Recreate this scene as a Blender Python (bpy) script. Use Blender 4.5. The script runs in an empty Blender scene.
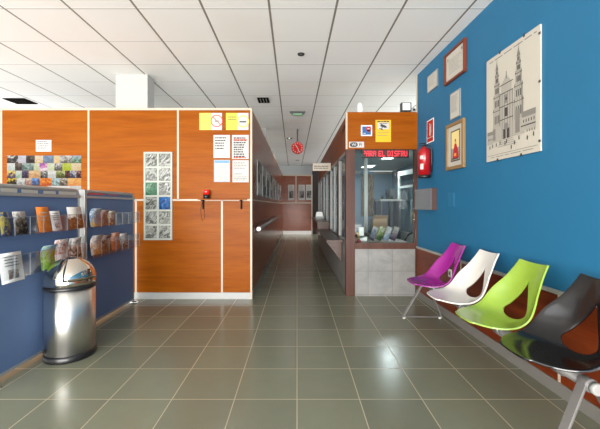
import bpy, bmesh, math, random
from mathutils import Vector, Matrix
random.seed(7)
PI = math.pi
S = bpy.context.scene
COL = S.collection
CAMZ = 1.243; F = 335.0; VX = 297.0; VY = 205.0
CEIL = 3.02

# ------------------------------------------------------------------ helpers
def lin(c):
    c = c / 255.0
    return c / 12.92 if c <= 0.04045 else ((c + 0.055) / 1.055) ** 2.4
def rgb(r, g, b): return (lin(r), lin(g), lin(b), 1.0)

MATS = {}
def nodes(name):
    m = bpy.data.materials.new(name); m.use_nodes = True
    nt = m.node_tree; b = nt.nodes['Principled BSDF']
    return m, nt, b
def N(nt, t, **kw):
    n = nt.nodes.new(t)
    for k, v in kw.items(): setattr(n, k, v)
    return n
def mth(nt, op, a, b=None, c=None):
    n = nt.nodes.new('ShaderNodeMath'); n.operation = op
    for i, v in enumerate((a, b, c)):
        if v is None: continue
        if isinstance(v, (int, float)): n.inputs[i].default_value = v
        else: nt.links.new(v, n.inputs[i])
    return n.outputs[0]
def mixc(nt, fac, a, b, blend='MIX'):
    n = nt.nodes.new('ShaderNodeMix'); n.data_type = 'RGBA'; n.blend_type = blend
    for sock, v in ((n.inputs[0], fac), (n.inputs[6], a), (n.inputs[7], b)):
        if isinstance(v, (int, float)): sock.default_value = v
        elif isinstance(v, tuple): sock.default_value = v
        else: nt.links.new(v, sock)
    return n.outputs[2]
def ramp(nt, fac, stops, interp='LINEAR'):
    n = nt.nodes.new('ShaderNodeValToRGB'); cr = n.color_ramp; cr.interpolation = interp
    while len(cr.elements) < len(stops): cr.elements.new(0.5)
    for e, (p, c) in zip(cr.elements, stops): e.position = p; e.color = c
    nt.links.new(fac, n.inputs[0]); return n.outputs[0]
def coord(nt, kind='Object', scale=(1, 1, 1), loc=(0, 0, 0)):
    tc = N(nt, 'ShaderNodeTexCoord'); mp = N(nt, 'ShaderNodeMapping')
    mp.inputs['Scale'].default_value = scale; mp.inputs['Location'].default_value = loc
    nt.links.new(tc.outputs[kind], mp.inputs[0]); return mp.outputs[0]
def noise(nt, vec, scale, detail=3, rough=0.5, dist=0.0):
    n = N(nt, 'ShaderNodeTexNoise')
    n.inputs['Scale'].default_value = scale; n.inputs['Detail'].default_value = detail
    n.inputs['Roughness'].default_value = rough; n.inputs['Distortion'].default_value = dist
    nt.links.new(vec, n.inputs['Vector']); return n.outputs['Fac']
def bump(nt, b, h, strength=0.2, dist=0.01):
    n = N(nt, 'ShaderNodeBump'); n.inputs['Strength'].default_value = strength
    n.inputs['Distance'].default_value = dist
    nt.links.new(h, n.inputs['Height']); nt.links.new(n.outputs[0], b.inputs['Normal'])

def mat(name, col, rough=0.5, metal=0.0, var=0.06, vscale=18.0, spec=None, coat=0.0, emit=None, estr=0.0):
    """plain material with a faint procedural mottling"""
    if name in MATS: return MATS[name]
    m, nt, b = nodes(name)
    v = coord(nt); f = noise(nt, v, vscale, 3)
    dark = tuple(c * (1 - var) for c in col[:3]) + (1,)
    lite = tuple(min(1, c * (1 + var)) for c in col[:3]) + (1,)
    nt.links.new(mixc(nt, f, dark, lite), b.inputs['Base Color'])
    b.inputs['Roughness'].default_value = rough; b.inputs['Metallic'].default_value = metal
    if spec is not None: b.inputs['Specular IOR Level'].default_value = spec
    if coat: b.inputs['Coat Weight'].default_value = coat; b.inputs['Coat Roughness'].default_value = 0.05
    if emit:
        b.inputs['Emission Color'].default_value = emit; b.inputs['Emission Strength'].default_value = estr
    MATS[name] = m; return m

def wood(name, c1, c2, c3, rough=0.28, axis='x', seed=0.0, spec=0.5):
    if name in MATS: return MATS[name]
    m, nt, b = nodes(name)
    sc = {'x': (0.55, 6, 7), 'z': (6, 6, 0.55)}[axis]
    v = coord(nt, scale=sc, loc=(seed, seed * 2, seed))
    f1 = noise(nt, v, 1.3, 4, 0.6, 1.2)
    sc2 = {'x': (2.0, 60, 60), 'z': (60, 60, 2.0)}[axis]
    f2 = noise(nt, coord(nt, scale=sc2, loc=(seed, 0, 0)), 1.6, 4, 0.6, 0.4)
    base = ramp(nt, f1, [(0.25, c1), (0.5, c2), (0.78, c3)])
    fine = ramp(nt, f2, [(0.3, (0.62, 0.62, 0.64, 1)), (0.62, (1, 1, 1, 1))])
    nt.links.new(mixc(nt, 0.55, base, fine, 'MULTIPLY'), b.inputs['Base Color'])
    b.inputs['Roughness'].default_value = rough; b.inputs['Specular IOR Level'].default_value = spec
    MATS[name] = m; return m

def clear(name, tint=(1, 1, 1, 1), gloss=0.10, rough=0.02, fres=0.5):
    if name in MATS: return MATS[name]
    m, nt, b = nodes(name)
    out = nt.nodes['Material Output']
    tr = N(nt, 'ShaderNodeBsdfTransparent'); tr.inputs[0].default_value = tint
    gl = N(nt, 'ShaderNodeBsdfGlossy'); gl.inputs['Roughness'].default_value = rough
    lw = N(nt, 'ShaderNodeLayerWeight'); lw.inputs[0].default_value = 0.25
    mx = N(nt, 'ShaderNodeMixShader')
    nt.links.new(mth(nt, 'MULTIPLY_ADD', lw.outputs['Fresnel'], fres, gloss), mx.inputs[0])
    nt.links.new(tr.outputs[0], mx.inputs[1]); nt.links.new(gl.outputs[0], mx.inputs[2])
    nt.links.new(mx.outputs[0], out.inputs[0])
    MATS[name] = m; return m

PICN = [0]
def picture(c1, c2, c3, scale=30.0, horizon=0.5, mix=0.6, gain=0.5):
    """small printed picture: three ink colours broken up by noise, sky above ground"""
    PICN[0] += 1
    c1, c2, c3 = [tuple(v * gain for v in c[:3]) + (1,) for c in (c1, c2, c3)]
    m, nt, b = nodes('printed_picture_%d' % PICN[0])
    v = coord(nt, 'Generated', loc=(PICN[0] * 3.7, 0, PICN[0] * 1.3))
    f = noise(nt, v, scale * 0.09, 4, 0.6, 1.0)
    f = mth(nt, 'ADD', mth(nt, 'MULTIPLY', mth(nt, 'SUBTRACT', f, 0.5), 1.7), 0.5)
    tc = N(nt, 'ShaderNodeTexCoord'); sx = N(nt, 'ShaderNodeSeparateXYZ')
    nt.links.new(tc.outputs['Generated'], sx.inputs[0])
    g = mth(nt, 'ADD', mth(nt, 'MULTIPLY', sx.outputs['Z'], 1 - mix), mth(nt, 'MULTIPLY', f, mix))
    h = (1 - mix) * horizon + mix * 0.5
    nt.links.new(ramp(nt, g, [(max(0, h - 0.16), c1), (h, c2), (min(1, h + 0.14), c3)]), b.inputs['Base Color'])
    b.inputs['Roughness'].default_value = 0.5; b.inputs['Specular IOR Level'].default_value = 0.1
    return m

class MB:
    """collects shapes into one mesh with several material slots"""
    def __init__(s): s.bm = bmesh.new(); s.slots = []; s.cur = 0
    def use(s, m):
        if m not in s.slots: s.slots.append(m)
        s.cur = s.slots.index(m); return s
    def _fin(s, faces, smooth=False):
        for f in faces: f.material_index = s.cur; f.smooth = smooth
    def face(s, pts, smooth=False):
        f = s.bm.faces.new([s.bm.verts.new(p) for p in pts]); s._fin([f], smooth); return f
    def box(s, x0, x1, y0, y1, z0, z1, M=None):
        v = [Vector((x, y, z)) for z in (z0, z1) for y in (y0, y1) for x in (x0, x1)]
        if M is not None: v = [M @ p for p in v]
        v = [s.bm.verts.new(p) for p in v]
        q = [(0, 2, 3, 1), (4, 5, 7, 6), (0, 1, 5, 4), (2, 6, 7, 3), (0, 4, 6, 2), (1, 3, 7, 5)]
        s._fin([s.bm.faces.new([v[i] for i in f]) for f in q]); return s
    def prism(s, poly, y0, y1, M=None):
        """polygon in xz (counter-clockwise seen from -y) extruded from y0 to y1"""
        a = [Vector((x, y0, z)) for x, z in poly]; c = [Vector((x, y1, z)) for x, z in poly]
        if M is not None: a = [M @ p for p in a]; c = [M @ p for p in c]
        a = [s.bm.verts.new(p) for p in a]; c = [s.bm.verts.new(p) for p in c]
        fs = [s.bm.faces.new(a), s.bm.faces.new(list(reversed(c)))]
        n = len(a)
        for i in range(n): fs.append(s.bm.faces.new([a[(i + 1) % n], a[i], c[i], c[(i + 1) % n]]))
        s._fin(fs); return s
    def lathe(s, prof, n=32, M=None, sx=1.0, sy=1.0, a0=0.0, a1=2 * PI, smooth=True):
        full = abs(a1 - a0 - 2 * PI) < 1e-6
        k = n if full else n + 1
        rows = []
        for r, z in prof:
            row = []
            for i in range(k):
                a = a0 + (a1 - a0) * i / n
                p = Vector((r * math.cos(a) * sx, r * math.sin(a) * sy, z))
                if M is not None: p = M @ p
                row.append(s.bm.verts.new(p))
            rows.append(row)
        fs = []
        for j in range(len(rows) - 1):
            for i in range(n):
                i2 = (i + 1) % k
                fs.append(s.bm.faces.new([rows[j][i], rows[j][i2], rows[j + 1][i2], rows[j + 1][i]]))
        s._fin(fs, smooth)
        if full:
            caps = []
            if prof[0][0] > 1e-5: caps.append(s.bm.faces.new(list(reversed(rows[0]))))
            if prof[-1][0] > 1e-5: caps.append(s.bm.faces.new(rows[-1]))
            s._fin(caps)
        return s
    def cyl(s, r, p0, p1, n=20):
        p0 = Vector(p0); p1 = Vector(p1); d = p1 - p0
        M = Matrix.Translation(p0) @ d.to_track_quat('Z', 'Y').to_matrix().to_4x4()
        return s.lathe([(r, 0), (r, d.length)], n, M)
    def tube(s, pts, r, n=10):
        pts = [Vector(p) for p in pts]; rows = []
        up = Vector((0, 0, 1))
        for i, p in enumerate(pts):
            d = (pts[min(i + 1, len(pts) - 1)] - pts[max(i - 1, 0)]).normalized()
            ref = up if abs(d.dot(up)) < 0.95 else Vector((1, 0, 0))
            a = d.cross(ref).normalized(); b = a.cross(d)
            rows.append([s.bm.verts.new(p + (a * math.cos(2 * PI * k / n) + b * math.sin(2 * PI * k / n)) * r) for k in range(n)])
        fs = []
        for j in range(len(rows) - 1):
            for k in range(n):
                fs.append(s.bm.faces.new([rows[j][k], rows[j][(k + 1) % n], rows[j + 1][(k + 1) % n], rows[j + 1][k]]))
        s._fin(fs, True)
        s._fin([s.bm.faces.new(rows[0]), s.bm.faces.new(list(reversed(rows[-1])))])
        return s
    def disc(s, x, z, r, y, n=24, r2=0.0):
        """flat disc or ring facing -y"""
        for i in range(n):
            a, b = 2 * PI * i / n, 2 * PI * (i + 1) / n
            if r2 > 0:
                s.face([(x + r2 * math.cos(a), y, z + r2 * math.sin(a)), (x + r * math.cos(a), y, z + r * math.sin(a)),
                        (x + r * math.cos(b), y, z + r * math.sin(b)), (x + r2 * math.cos(b), y, z + r2 * math.sin(b))])
            else:
                s.face([(x, y, z), (x + r * math.cos(a), y, z + r * math.sin(a)), (x + r * math.cos(b), y, z + r * math.sin(b))])
        return s
    def quad(s, x0, x1, z0, z1, y):
        s.face([(x0, y, z0), (x1, y, z0), (x1, y, z1), (x0, y, z1)]); return s
    def lines(s, x0, x1, z1, n, pitch, h, y, ragged=0.25, seed=1):
        """printed lines of small type"""
        rr = random.Random(seed)
        for i in range(n):
            zt = z1 - i * pitch; x = x0; end = x1 - (x1 - x0) * ragged * rr.random()
            while x < end - 0.004:
                w = min((x1 - x0) * (0.08 + 0.16 * rr.random()), end - x)
                s.quad(x, x + w, zt - h, zt, y); x += w + (x1 - x0) * 0.035
        return s
    def build(s, name, parent=None, bevel=0.0, loc=None, rot=0.0, solid=0.0, subsurf=0, merge=False, normals=True):
        if merge: bmesh.ops.remove_doubles(s.bm, verts=s.bm.verts, dist=1e-5)
        if normals: bmesh.ops.recalc_face_normals(s.bm, faces=s.bm.faces)
        me = bpy.data.meshes.new(name); s.bm.to_mesh(me); s.bm.free()
        for m in s.slots: me.materials.append(m)
        o = bpy.data.objects.new(name, me); COL.objects.link(o)
        if parent is not None: o.parent = parent
        if loc is not None: o.location = loc
        o.rotation_euler.z = rot
        if solid:
            md = o.modifiers.new('thickness', 'SOLIDIFY'); md.thickness = solid; md.offset = 0
        if bevel:
            md = o.modifiers.new('soft_edge', 'BEVEL'); md.width = bevel; md.segments = 2; md.limit_method = 'ANGLE'
        if subsurf:
            md = o.modifiers.new('smooth', 'SUBSURF'); md.levels = subsurf; md.render_levels = subsurf
        return o

def tag(o, label, cat, group=None):
    o['label'] = label; o['category'] = cat
    if group: o['group'] = group
    return o
def struct(o): o['kind'] = 'structure'; return o
def empty(name, loc=(0, 0, 0), rot=0.0):
    o = bpy.data.objects.new(name, None); COL.objects.link(o); o.empty_display_size = 0.1
    o.location = loc; o.rotation_euler.z = rot; return o
def front(px, py, Y):      # place in the room of a point seen at pixel px,py at depth Y
    return ((px - VX) * Y / F, CAMZ - (py - VY) * Y / F)

# right-hand wall runs very slightly off square
WS = 0.034
def xw(Y): return 1.645 + (4.58 - Y) * WS
WROT = -PI / 2 + math.atan(WS)
def wall_y(px): return 1.801 / ((px - VX) / F + WS)
def on_wall(Y, z, off=0.0): return (xw(Y) - off, Y, z)

# ------------------------------------------------------------------ materials
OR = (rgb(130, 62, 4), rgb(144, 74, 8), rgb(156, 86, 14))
wood_panel = wood('orange_wood_laminate', *OR, rough=0.38, spec=0.09)
wood_panel2 = wood('orange_wood_laminate_plank', *OR, rough=0.36, seed=4.0, spec=0.09)
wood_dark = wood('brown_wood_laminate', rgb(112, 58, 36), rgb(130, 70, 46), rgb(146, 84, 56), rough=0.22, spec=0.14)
wood_red = wood('red_brown_wood_laminate', rgb(84, 28, 8), rgb(106, 42, 14), rgb(124, 54, 22), rough=0.34, spec=0.25)
wood_post = wood('reddish_brown_post_wood', rgb(68, 42, 34), rgb(82, 52, 43), rgb(94, 62, 52), rough=0.4, axis='z', spec=0.2)
wood_counter = wood('grey_brown_counter_wood', rgb(66, 50, 44), rgb(80, 60, 52), rgb(92, 72, 62), rough=0.35, spec=0.25)
trim_white = mat('cream_trim', rgb(184, 170, 150), 0.4)
base_white = mat('pale_grey_skirting', rgb(172, 172, 170), 0.35)
plaster = mat('white_plaster', rgb(176, 175, 172), 0.8)
plaster_grey = mat('pale_grey_plaster', rgb(175, 178, 178), 0.8)
blue_wall = mat('blue_wall_paint', rgb(22, 97, 135), 0.6, var=0.05, vscale=3.0)
navy = mat('navy_felt_board', rgb(84, 108, 146), 0.7, var=0.1, vscale=120)
alu = mat('satin_aluminium', rgb(158, 160, 162), 0.32, 0.85)
alu_paint = mat('silver_grey_paint', rgb(128, 128, 126), 0.4, 0.2)
alu_light = mat('light_anodised_frame', rgb(140, 143, 143), 0.45, 0.2)
chrome = mat('chrome', rgb(215, 215, 215), 0.12, 1.0)
chrome_can = None
black = mat('black_plastic', rgb(22, 22, 24), 0.35)
dark_grey = mat('dark_grey_metal', rgb(62, 62, 64), 0.45, 0.3)
grey_skirt = mat('grey_skirting_tile', rgb(112, 109, 104), 0.35)
white_pl = mat('white_plastic', rgb(232, 232, 230), 0.35)
paper = mat('white_paper', rgb(186, 184, 180), 0.7, var=0.02)
paper_cream = mat('cream_paper', rgb(184, 179, 168), 0.7, var=0.03)
ink = mat('black_ink', rgb(52, 52, 54), 0.7)
ink_soft = mat('grey_ink', rgb(120, 118, 114), 0.7)
ink_red = mat('red_ink', rgb(214, 66, 50), 0.7)
ink_blue = mat('pale_blue_ink', rgb(110, 150, 190), 0.7)
ink_blue2 = mat('blue_ink', rgb(24, 84, 140), 0.6)
yellow = mat('yellow_print', rgb(206, 166, 12), 0.6)
yellow_soft = mat('pale_yellow_print', rgb(206, 190, 78), 0.6)
ygreen = mat('yellow_green_print', rgb(190, 184, 62), 0.6)
acrylic_edge = mat('acrylic_edge', rgb(150, 156, 162), 0.2)
acrylic = clear('clear_acrylic', (0.97, 0.98, 0.99, 1), 0.03, 0.05, 0.2)
pane_glass = clear('window_glass', (0.93, 0.97, 0.96, 1), 0.02, 0.0, 0.35)
red_gloss = mat('red_gloss_paint', rgb(158, 14, 18), 0.28, coat=0.3)
clock_red = mat('clock_red', rgb(190, 26, 22), 0.6, spec=0.2)
bench_grey = mat('bench_grey_paint', rgb(112, 110, 108), 0.4, 0.15)
red_sign = mat('red_sign_print', rgb(176, 26, 22), 0.5)

def floor_mat():
    m, nt, b = nodes('grey_green_floor_tile')
    tc = N(nt, 'ShaderNodeTexCoord'); sx = N(nt, 'ShaderNodeSeparateXYZ'); nt.links.new(tc.outputs['Object'], sx.inputs[0])
    def line(c, off, w):
        f = mth(nt, 'FRACT', mth(nt, 'DIVIDE', mth(nt, 'SUBTRACT', c, off), 0.4))
        d = mth(nt, 'ABSOLUTE', mth(nt, 'SUBTRACT', f, 0.5))
        return mth(nt, 'GREATER_THAN', d, 0.5 - w / 0.8)
    g = mth(nt, 'MAXIMUM', line(sx.outputs[0], 0.0, 0.006), line(sx.outputs[1], 0.143, 0.006))
    # each tile a little different
    fx = mth(nt, 'FLOOR', mth(nt, 'DIVIDE', sx.outputs[0], 0.4)); fy = mth(nt, 'FLOOR', mth(nt, 'DIVIDE', mth(nt, 'SUBTRACT', sx.outputs[1], 0.143), 0.4))
    cb = N(nt, 'ShaderNodeCombineXYZ'); nt.links.new(fx, cb.inputs[0]); nt.links.new(fy, cb.inputs[1])
    wn = N(nt, 'ShaderNodeTexWhiteNoise'); nt.links.new(cb.outputs[0], wn.inputs['Vector'])
    cl = noise(nt, coord(nt), 9, 5, 0.6)
    t = mixc(nt, wn.outputs['Value'], rgb(112, 114, 97), rgb(122, 124, 105))
    t = mixc(nt, mth(nt, 'MULTIPLY', cl, 0.35), t, rgb(92, 94, 82))
    nt.links.new(mixc(nt, g, t, rgb(172, 160, 136)), b.inputs['Base Color'])
    r = mth(nt, 'ADD', mth(nt, 'MULTIPLY', cl, 0.12), 0.16)
    nt.links.new(mth(nt, 'ADD', r, mth(nt, 'MULTIPLY', g, 0.3)), b.inputs['Roughness'])
    bump(nt, b, mth(nt, 'SUBTRACT', 1.0, g), 0.25, 0.002)
    return m
def ceiling_mat():
    m, nt, b = nodes('white_ceiling_tile')
    tc = N(nt, 'ShaderNodeTexCoord'); sx = N(nt, 'ShaderNodeSeparateXYZ'); nt.links.new(tc.outputs['Object'], sx.inputs[0])
    xx = mth(nt, 'ADD', sx.outputs[0], mth(nt, 'MULTIPLY', mth(nt, 'SUBTRACT', sx.outputs[1], 3.6), 0.012))
    def line(c, off, w):
        f = mth(nt, 'FRACT', mth(nt, 'DIVIDE', mth(nt, 'SUBTRACT', c, off), 0.6))
        d = mth(nt, 'ABSOLUTE', mth(nt, 'SUBTRACT', f, 0.5))
        return mth(nt, 'GREATER_THAN', d, 0.5 - w / 1.2)
    a = line(xx, -0.255, 0.020); c = line(sx.outputs[1], 0.018, 0.012)
    sp = noise(nt, coord(nt, scale=(1, 1, 1)), 160, 2)
    st = noise(nt, coord(nt), 0.9, 2)
    t = mixc(nt, sp, rgb(236, 234, 231), rgb(242, 240, 237))
    t = mixc(nt, mth(nt, 'MULTIPLY', ramp(nt, st, [(0.55, (0, 0, 0, 1)), (0.8, (1, 1, 1, 1))]), 0.5), t, rgb(230, 220, 210))
    t = mixc(nt, c, t, rgb(253, 252, 250))
    c2 = line(sx.outputs[1], 0.034, 0.012)
    t = mixc(nt, c2, t, rgb(186, 183, 178))  # shadow beside each white cross line, painted into the tile colour
    t = mixc(nt, a, t, rgb(128, 121, 112))
    nt.links.new(t, b.inputs['Base Color']); b.inputs['Roughness'].default_value = 0.75
    bump(nt, b, mth(nt, 'SUBTRACT', 1.0, a), 0.4, 0.004)
    return m
def stone_mat():
    m, nt, b = nodes('grey_stone_tile')
    tc = N(nt, 'ShaderNodeTexCoord'); sx = N(nt, 'ShaderNodeSeparateXYZ'); nt.links.new(tc.outputs['Object'], sx.inputs[0])
    def line(c, off, pitch, w):
        f = mth(nt, 'FRACT', mth(nt, 'DIVIDE', mth(nt, 'SUBTRACT', c, off), pitch))
        d = mth(nt, 'ABSOLUTE', mth(nt, 'SUBTRACT', f, 0.5))
        return mth(nt, 'GREATER_THAN', d, 0.5 - w / pitch / 2)
    run = mth(nt, 'ADD', sx.outputs[0], sx.outputs[1])
    g = mth(nt, 'MAXIMUM', line(run, 0.305, 0.33, 0.006), line(sx.outputs[2], 0.02, 0.32, 0.006))
    f = noise(nt, coord(nt), 5, 6, 0.65, 0.6); f2 = noise(nt, coord(nt), 40, 3)
    t = ramp(nt, f, [(0.3, rgb(114, 114, 113)), (0.7, rgb(140, 139, 136))])
    t = mixc(nt, mth(nt, 'MULTIPLY', f2, 0.3), t, rgb(104, 104, 102))
    nt.links.new(mixc(nt, g, t, rgb(96, 95, 92)), b.inputs['Base Color']); b.inputs['Roughness'].default_value = 0.45
    return m
def glass_block_mat(name, c1, c2, spec=0.8):
    m, nt, b = nodes(name)
    tc = N(nt, 'ShaderNodeTexCoord'); mp = N(nt, 'ShaderNodeMapping'); mp.vector_type = 'TEXTURE'
    mp.inputs['Rotation'].default_value = (0, 0.7, 0); mp.inputs['Scale'].default_value = (1.0, 1.0, 2.4); nt.links.new(tc.outputs['Object'], mp.inputs[0])
    oi = N(nt, 'ShaderNodeObjectInfo'); va = N(nt, 'ShaderNodeVectorMath'); nt.links.new(mp.outputs[0], va.inputs[0])
    cbx = N(nt, 'ShaderNodeCombineXYZ'); nt.links.new(mth(nt, 'MULTIPLY', oi.outputs['Random'], 9.0), cbx.inputs[1]); nt.links.new(cbx.outputs[0], va.inputs[1])
    f = noise(nt, va.outputs[0], 20, 1, 0.5, 1.0)
    nt.links.new(ramp(nt, f, [(0.30, c2), (0.47, c1), (0.56, c2), (0.75, c1)]), b.inputs['Base Color'])  # opaque block: highlights of the wavy glass painted as pale and dark bands
    b.inputs['Roughness'].default_value = 0.2; b.inputs['Specular IOR Level'].default_value = spec * 0.6
    bump(nt, b, f, 0.5, 0.015)
    return m
def can_mat():
    m, nt, b = nodes('brushed_steel')
    f = noise(nt, coord(nt, scale=(90, 90, 0.6)), 1.0, 3)
    nt.links.new(mixc(nt, f, rgb(214, 212, 208), rgb(232, 230, 226)), b.inputs['Base Color'])
    b.inputs['Metallic'].default_value = 1.0; b.inputs['Roughness'].default_value = 0.30; b.inputs['Anisotropic'].default_value = 0.85; b.inputs['Anisotropic Rotation'].default_value = 0.25
    tg = N(nt, 'ShaderNodeTangent'); tg.direction_type = 'RADIAL'; tg.axis = 'Z'; nt.links.new(tg.outputs[0], b.inputs['Tangent'])
    bump(nt, b, f, 0.25, 0.004)
    return m
floor_m = floor_mat(); ceil_m = ceiling_mat(); stone_m = stone_mat(); can_m = can_mat()
dome_m = mat('polished_steel', rgb(214, 206, 196), 0.07, 1.0, var=0.02)

# ------------------------------------------------------------------ the setting
PF = 4.43                      # face of the panelled partition
PT = CAMZ + 97 * PF / F        # its top
XC = -0.595                    # its corridor corner
YE = 14.16                     # end of the corridor
XB = 0.669                     # corridor side of the reception booth
YB = 4.576                     # its front

struct(MB().use(floor_m).box(-6.0, 3.2, -6.0, 15.2, -0.08, 0).build('floor'))
struct(MB().use(ceil_m).box(-6.0, 3.2, -6.0, 15.2, CEIL, CEIL + 0.08).build('ceiling'))
# blue wall with wood wainscot
L = 7.3
def wall_run(m, t0, t1, z0, z1, y0=-6.0, y1=4.58):
    b = MB().use(m)
    p = [(xw(y0) - t1, y0), (xw(y1) - t1, y1), (xw(y1) - t0, y1), (xw(y0) - t0, y0)]
    lo = [b.bm.verts.new((x, y, z0)) for x, y in p]; hi = [b.bm.verts.new((x, y, z1)) for x, y in p]
    fs = [b.bm.faces.new(lo), b.bm.faces.new(hi)]
    for i in range(4): fs.append(b.bm.faces.new([lo[i], lo[(i + 1) % 4], hi[(i + 1) % 4], hi[i]]))
    b._fin(fs); return b
struct(wall_run(blue_wall, -0.12, 0.0, 0, CEIL).build('wall_right'))
# wainscot panels built along their own length so the grain runs with the wall
def along_wall(m, ya, yb, z0, z1, t, name):
    b = MB().use(m); n = (yb - ya) * math.hypot(1, WS)
    b.box(0, n, -t, 0, z0, z1)
    return struct(b.build(name, loc=on_wall(yb, 0), rot=WROT))
k = 1
for ya, yb in ((3.43, 4.57), (2.2, 3.41), (0.97, 2.18), (-0.26, 0.95), (-1.5, -0.28)):
    along_wall(wood_red, ya, yb, 0.086, 0.655, 0.012, 'trim_%d' % k); k += 1
for yj in (3.42, 2.19, 0.96, -0.27):
    along_wall(trim_white, yj - 0.01, yj + 0.01, 0.086, 0.655, 0.014, 'trim_%d' % k); k += 1
along_wall(mat('wainscot_cap', rgb(150, 150, 144), 0.4), -1.5, 4.57, 0.656, 0.682, 0.02, 'trim_%d' % k); k += 1
along_wall(grey_skirt, -1.5, 4.57, 0, 0.086, 0.022, 'baseboard_right')
struct(MB().use(trim_white).box(xw(4.58) - 0.012, xw(4.58) + 0.12, 4.581, 4.60, PT, CEIL).build('trim_%d' % k)); k += 1
# left, back and far walls
wl = MB().use(plaster)
wl.box(-6.1, -6.0, 3.6, 5.4, 0, CEIL); wl.box(-6.1, -6.0, 13.6, 15.2, 0, CEIL); wl.box(-6.1, -6.0, 5.4, 13.6, 0, 1.1); wl.box(-6.1, -6.0, 5.4, 13.6, 2.7, CEIL); wl.box(-6.1, -6.0, -6.0, 3.6, 2.7, CEIL); wl.box(-6.1, -6.0, -6.0, 3.6, 0, 0.4); wl.box(-6.1, -6.0, -6.0, -4.6, 0.4, 2.7)
struct(wl.build('wall_left'))
wf = MB().use(alu_paint)
for y in (-4.57, -3.2, -1.9, -0.6, 0.8, 2.2, 3.57): wf.box(-6.08, -6.02, y - 0.03, y + 0.03, 0.4, 2.7)
for z in (0.43, 2.67): wf.box(-6.08, -6.02, -4.6, 3.6, z - 0.03, z + 0.03)
struct(wf.build('window_4'))
struct(MB().use(plaster_grey).box(-6.1, 3.3, 15.2, 15.3, 0, CEIL).build('wall_far'))
bw = MB().use(plaster)
bw.box(-6, 3.2, -6.1, -6.0, 2.85, CEIL); bw.box(-6, -5.2, -6.1, -6.0, 0, 2.85); bw.box(1.75, 3.2, -6.1, -6.0, 0, 2.85)
struct(bw.build('wall_back'))
wf = MB().use(alu_paint)
for x in (-5.17, -3.8, -2.4, -1.0, 0.4, 1.72): wf.box(x - 0.03, x + 0.03, -6.08, -6.02, 0, 2.85)
for z in (0.03, 2.1, 2.82): wf.box(-5.2, 1.75, -6.08, -6.02, z - 0.03, z + 0.03)
struct(wf.build('window_3'))

# panelled partition, front face: upper row of three, lower row offset
struct(MB().use(plaster_grey).box(-5.98, XC - 0.012, PF + 0.012, PF + 0.11, 0, PT - 0.02).build('wall_front'))
def panel(x0, x1, z0, z1, m):
    global k
    o = MB().use(m).box(0, x1 - x0, -0.012, 0, z0, z1).build('trim_%d' % k, loc=(x0, PF + 0.012, 0)); k += 1
    return struct(o)
ZM = CAMZ + 5 * PF / F
xs = [-5.2, -3.91, -2.756, -1.574, XC - 0.005]
for i in range(4): panel(xs[i] + 0.012, xs[i + 1] - 0.012, ZM + 0.012, PT - 0.03, (wood_panel, wood_panel2)[i % 2])
xl = [-5.2, -3.91, -2.13, -0.992, XC - 0.005]
for i in range(4): panel(xl[i] + 0.012, xl[i + 1] - 0.012, 0.088, ZM - 0.012, (wood_panel2, wood_panel)[i % 2])
def strip(x0, x1, y0, y1, z0, z1, m=None):
    global k
    o = MB().use(m or trim_white).box(x0, x1, y0, y1, z0, z1).build('trim_%d' % k); k += 1
    return struct(o)
strip(-5.2, XC, PF - 0.004, PF + 0.11, PT - 0.03, PT)                # top rail
for x in xs[1:4]: strip(x - 0.012, x + 0.012, PF - 0.003, PF + 0.012, ZM, PT - 0.03)
for x in xl[2:4]: strip(x - 0.012, x + 0.012, PF - 0.003, PF + 0.012, 0.086, ZM)
strip(-5.2, XC - 0.02, PF - 0.003, PF + 0.012, ZM - 0.012, ZM + 0.012)
strip(XC - 0.022, XC + 0.002, PF - 0.005, PF + 0.012, 0, PT - 0.03)
struct(MB().use(base_white).box(-5.2, XC - 0.023, PF - 0.006, PF + 0.012, 0, 0.086).build('baseboard_front'))
# corridor side of the partition
struct(MB().use(plaster_grey).box(XC - 0.11, XC - 0.012, PF + 0.115, YE + 0.1, 0, PT - 0.02).build('wall_corridor'))
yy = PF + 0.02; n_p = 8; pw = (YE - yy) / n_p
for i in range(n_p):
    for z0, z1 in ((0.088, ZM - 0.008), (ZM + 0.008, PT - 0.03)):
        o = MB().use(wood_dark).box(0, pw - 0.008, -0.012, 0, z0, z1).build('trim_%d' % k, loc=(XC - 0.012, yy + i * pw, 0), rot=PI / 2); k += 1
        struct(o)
strip(XC - 0.11, XC + 0.002, PF + 0.113, YE, PT - 0.03, PT)
strip(XC - 0.012, XC + 0.001, PF + 0.013, YE, ZM - 0.008, ZM + 0.008)
struct(MB().use(grey_skirt).box(XC - 0.012, XC + 0.006, PF + 0.013, YE, 0, 0.086).build('baseboard_corridor'))
# end of the corridor
struct(MB().use(plaster_grey).box(XC, 0.655, YE + 0.012, YE + 0.1, 0, PT - 0.02).build('wall_end'))
xm = (296 - VX) * YE / F
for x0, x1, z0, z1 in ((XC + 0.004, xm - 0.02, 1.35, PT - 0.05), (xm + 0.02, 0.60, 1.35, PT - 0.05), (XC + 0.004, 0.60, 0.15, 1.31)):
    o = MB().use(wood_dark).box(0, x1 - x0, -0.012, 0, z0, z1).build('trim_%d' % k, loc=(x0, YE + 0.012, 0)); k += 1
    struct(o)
strip(XC + 0.002, 0.65, YE - 0.004, YE + 0.1, PT - 0.05, PT)
strip(XC + 0.002, 0.60, YE - 0.004, YE + 0.012, 1.31, 1.35)
strip(xm - 0.02, xm + 0.02, YE - 0.004, YE + 0.012, 1.35, PT - 0.05)
strip(0.602, 0.655, YE - 0.004, YE + 0.1, 0, PT - 0.05)
struct(MB().use(mat('lit_white_skirting', rgb(240, 238, 234), 0.3)).box(XC + 0.008, 0.60, YE - 0.006, YE + 0.012, 0, 0.15).build('baseboard_end'))  # colour lightened to stand in for the bright light along this strip
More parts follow.
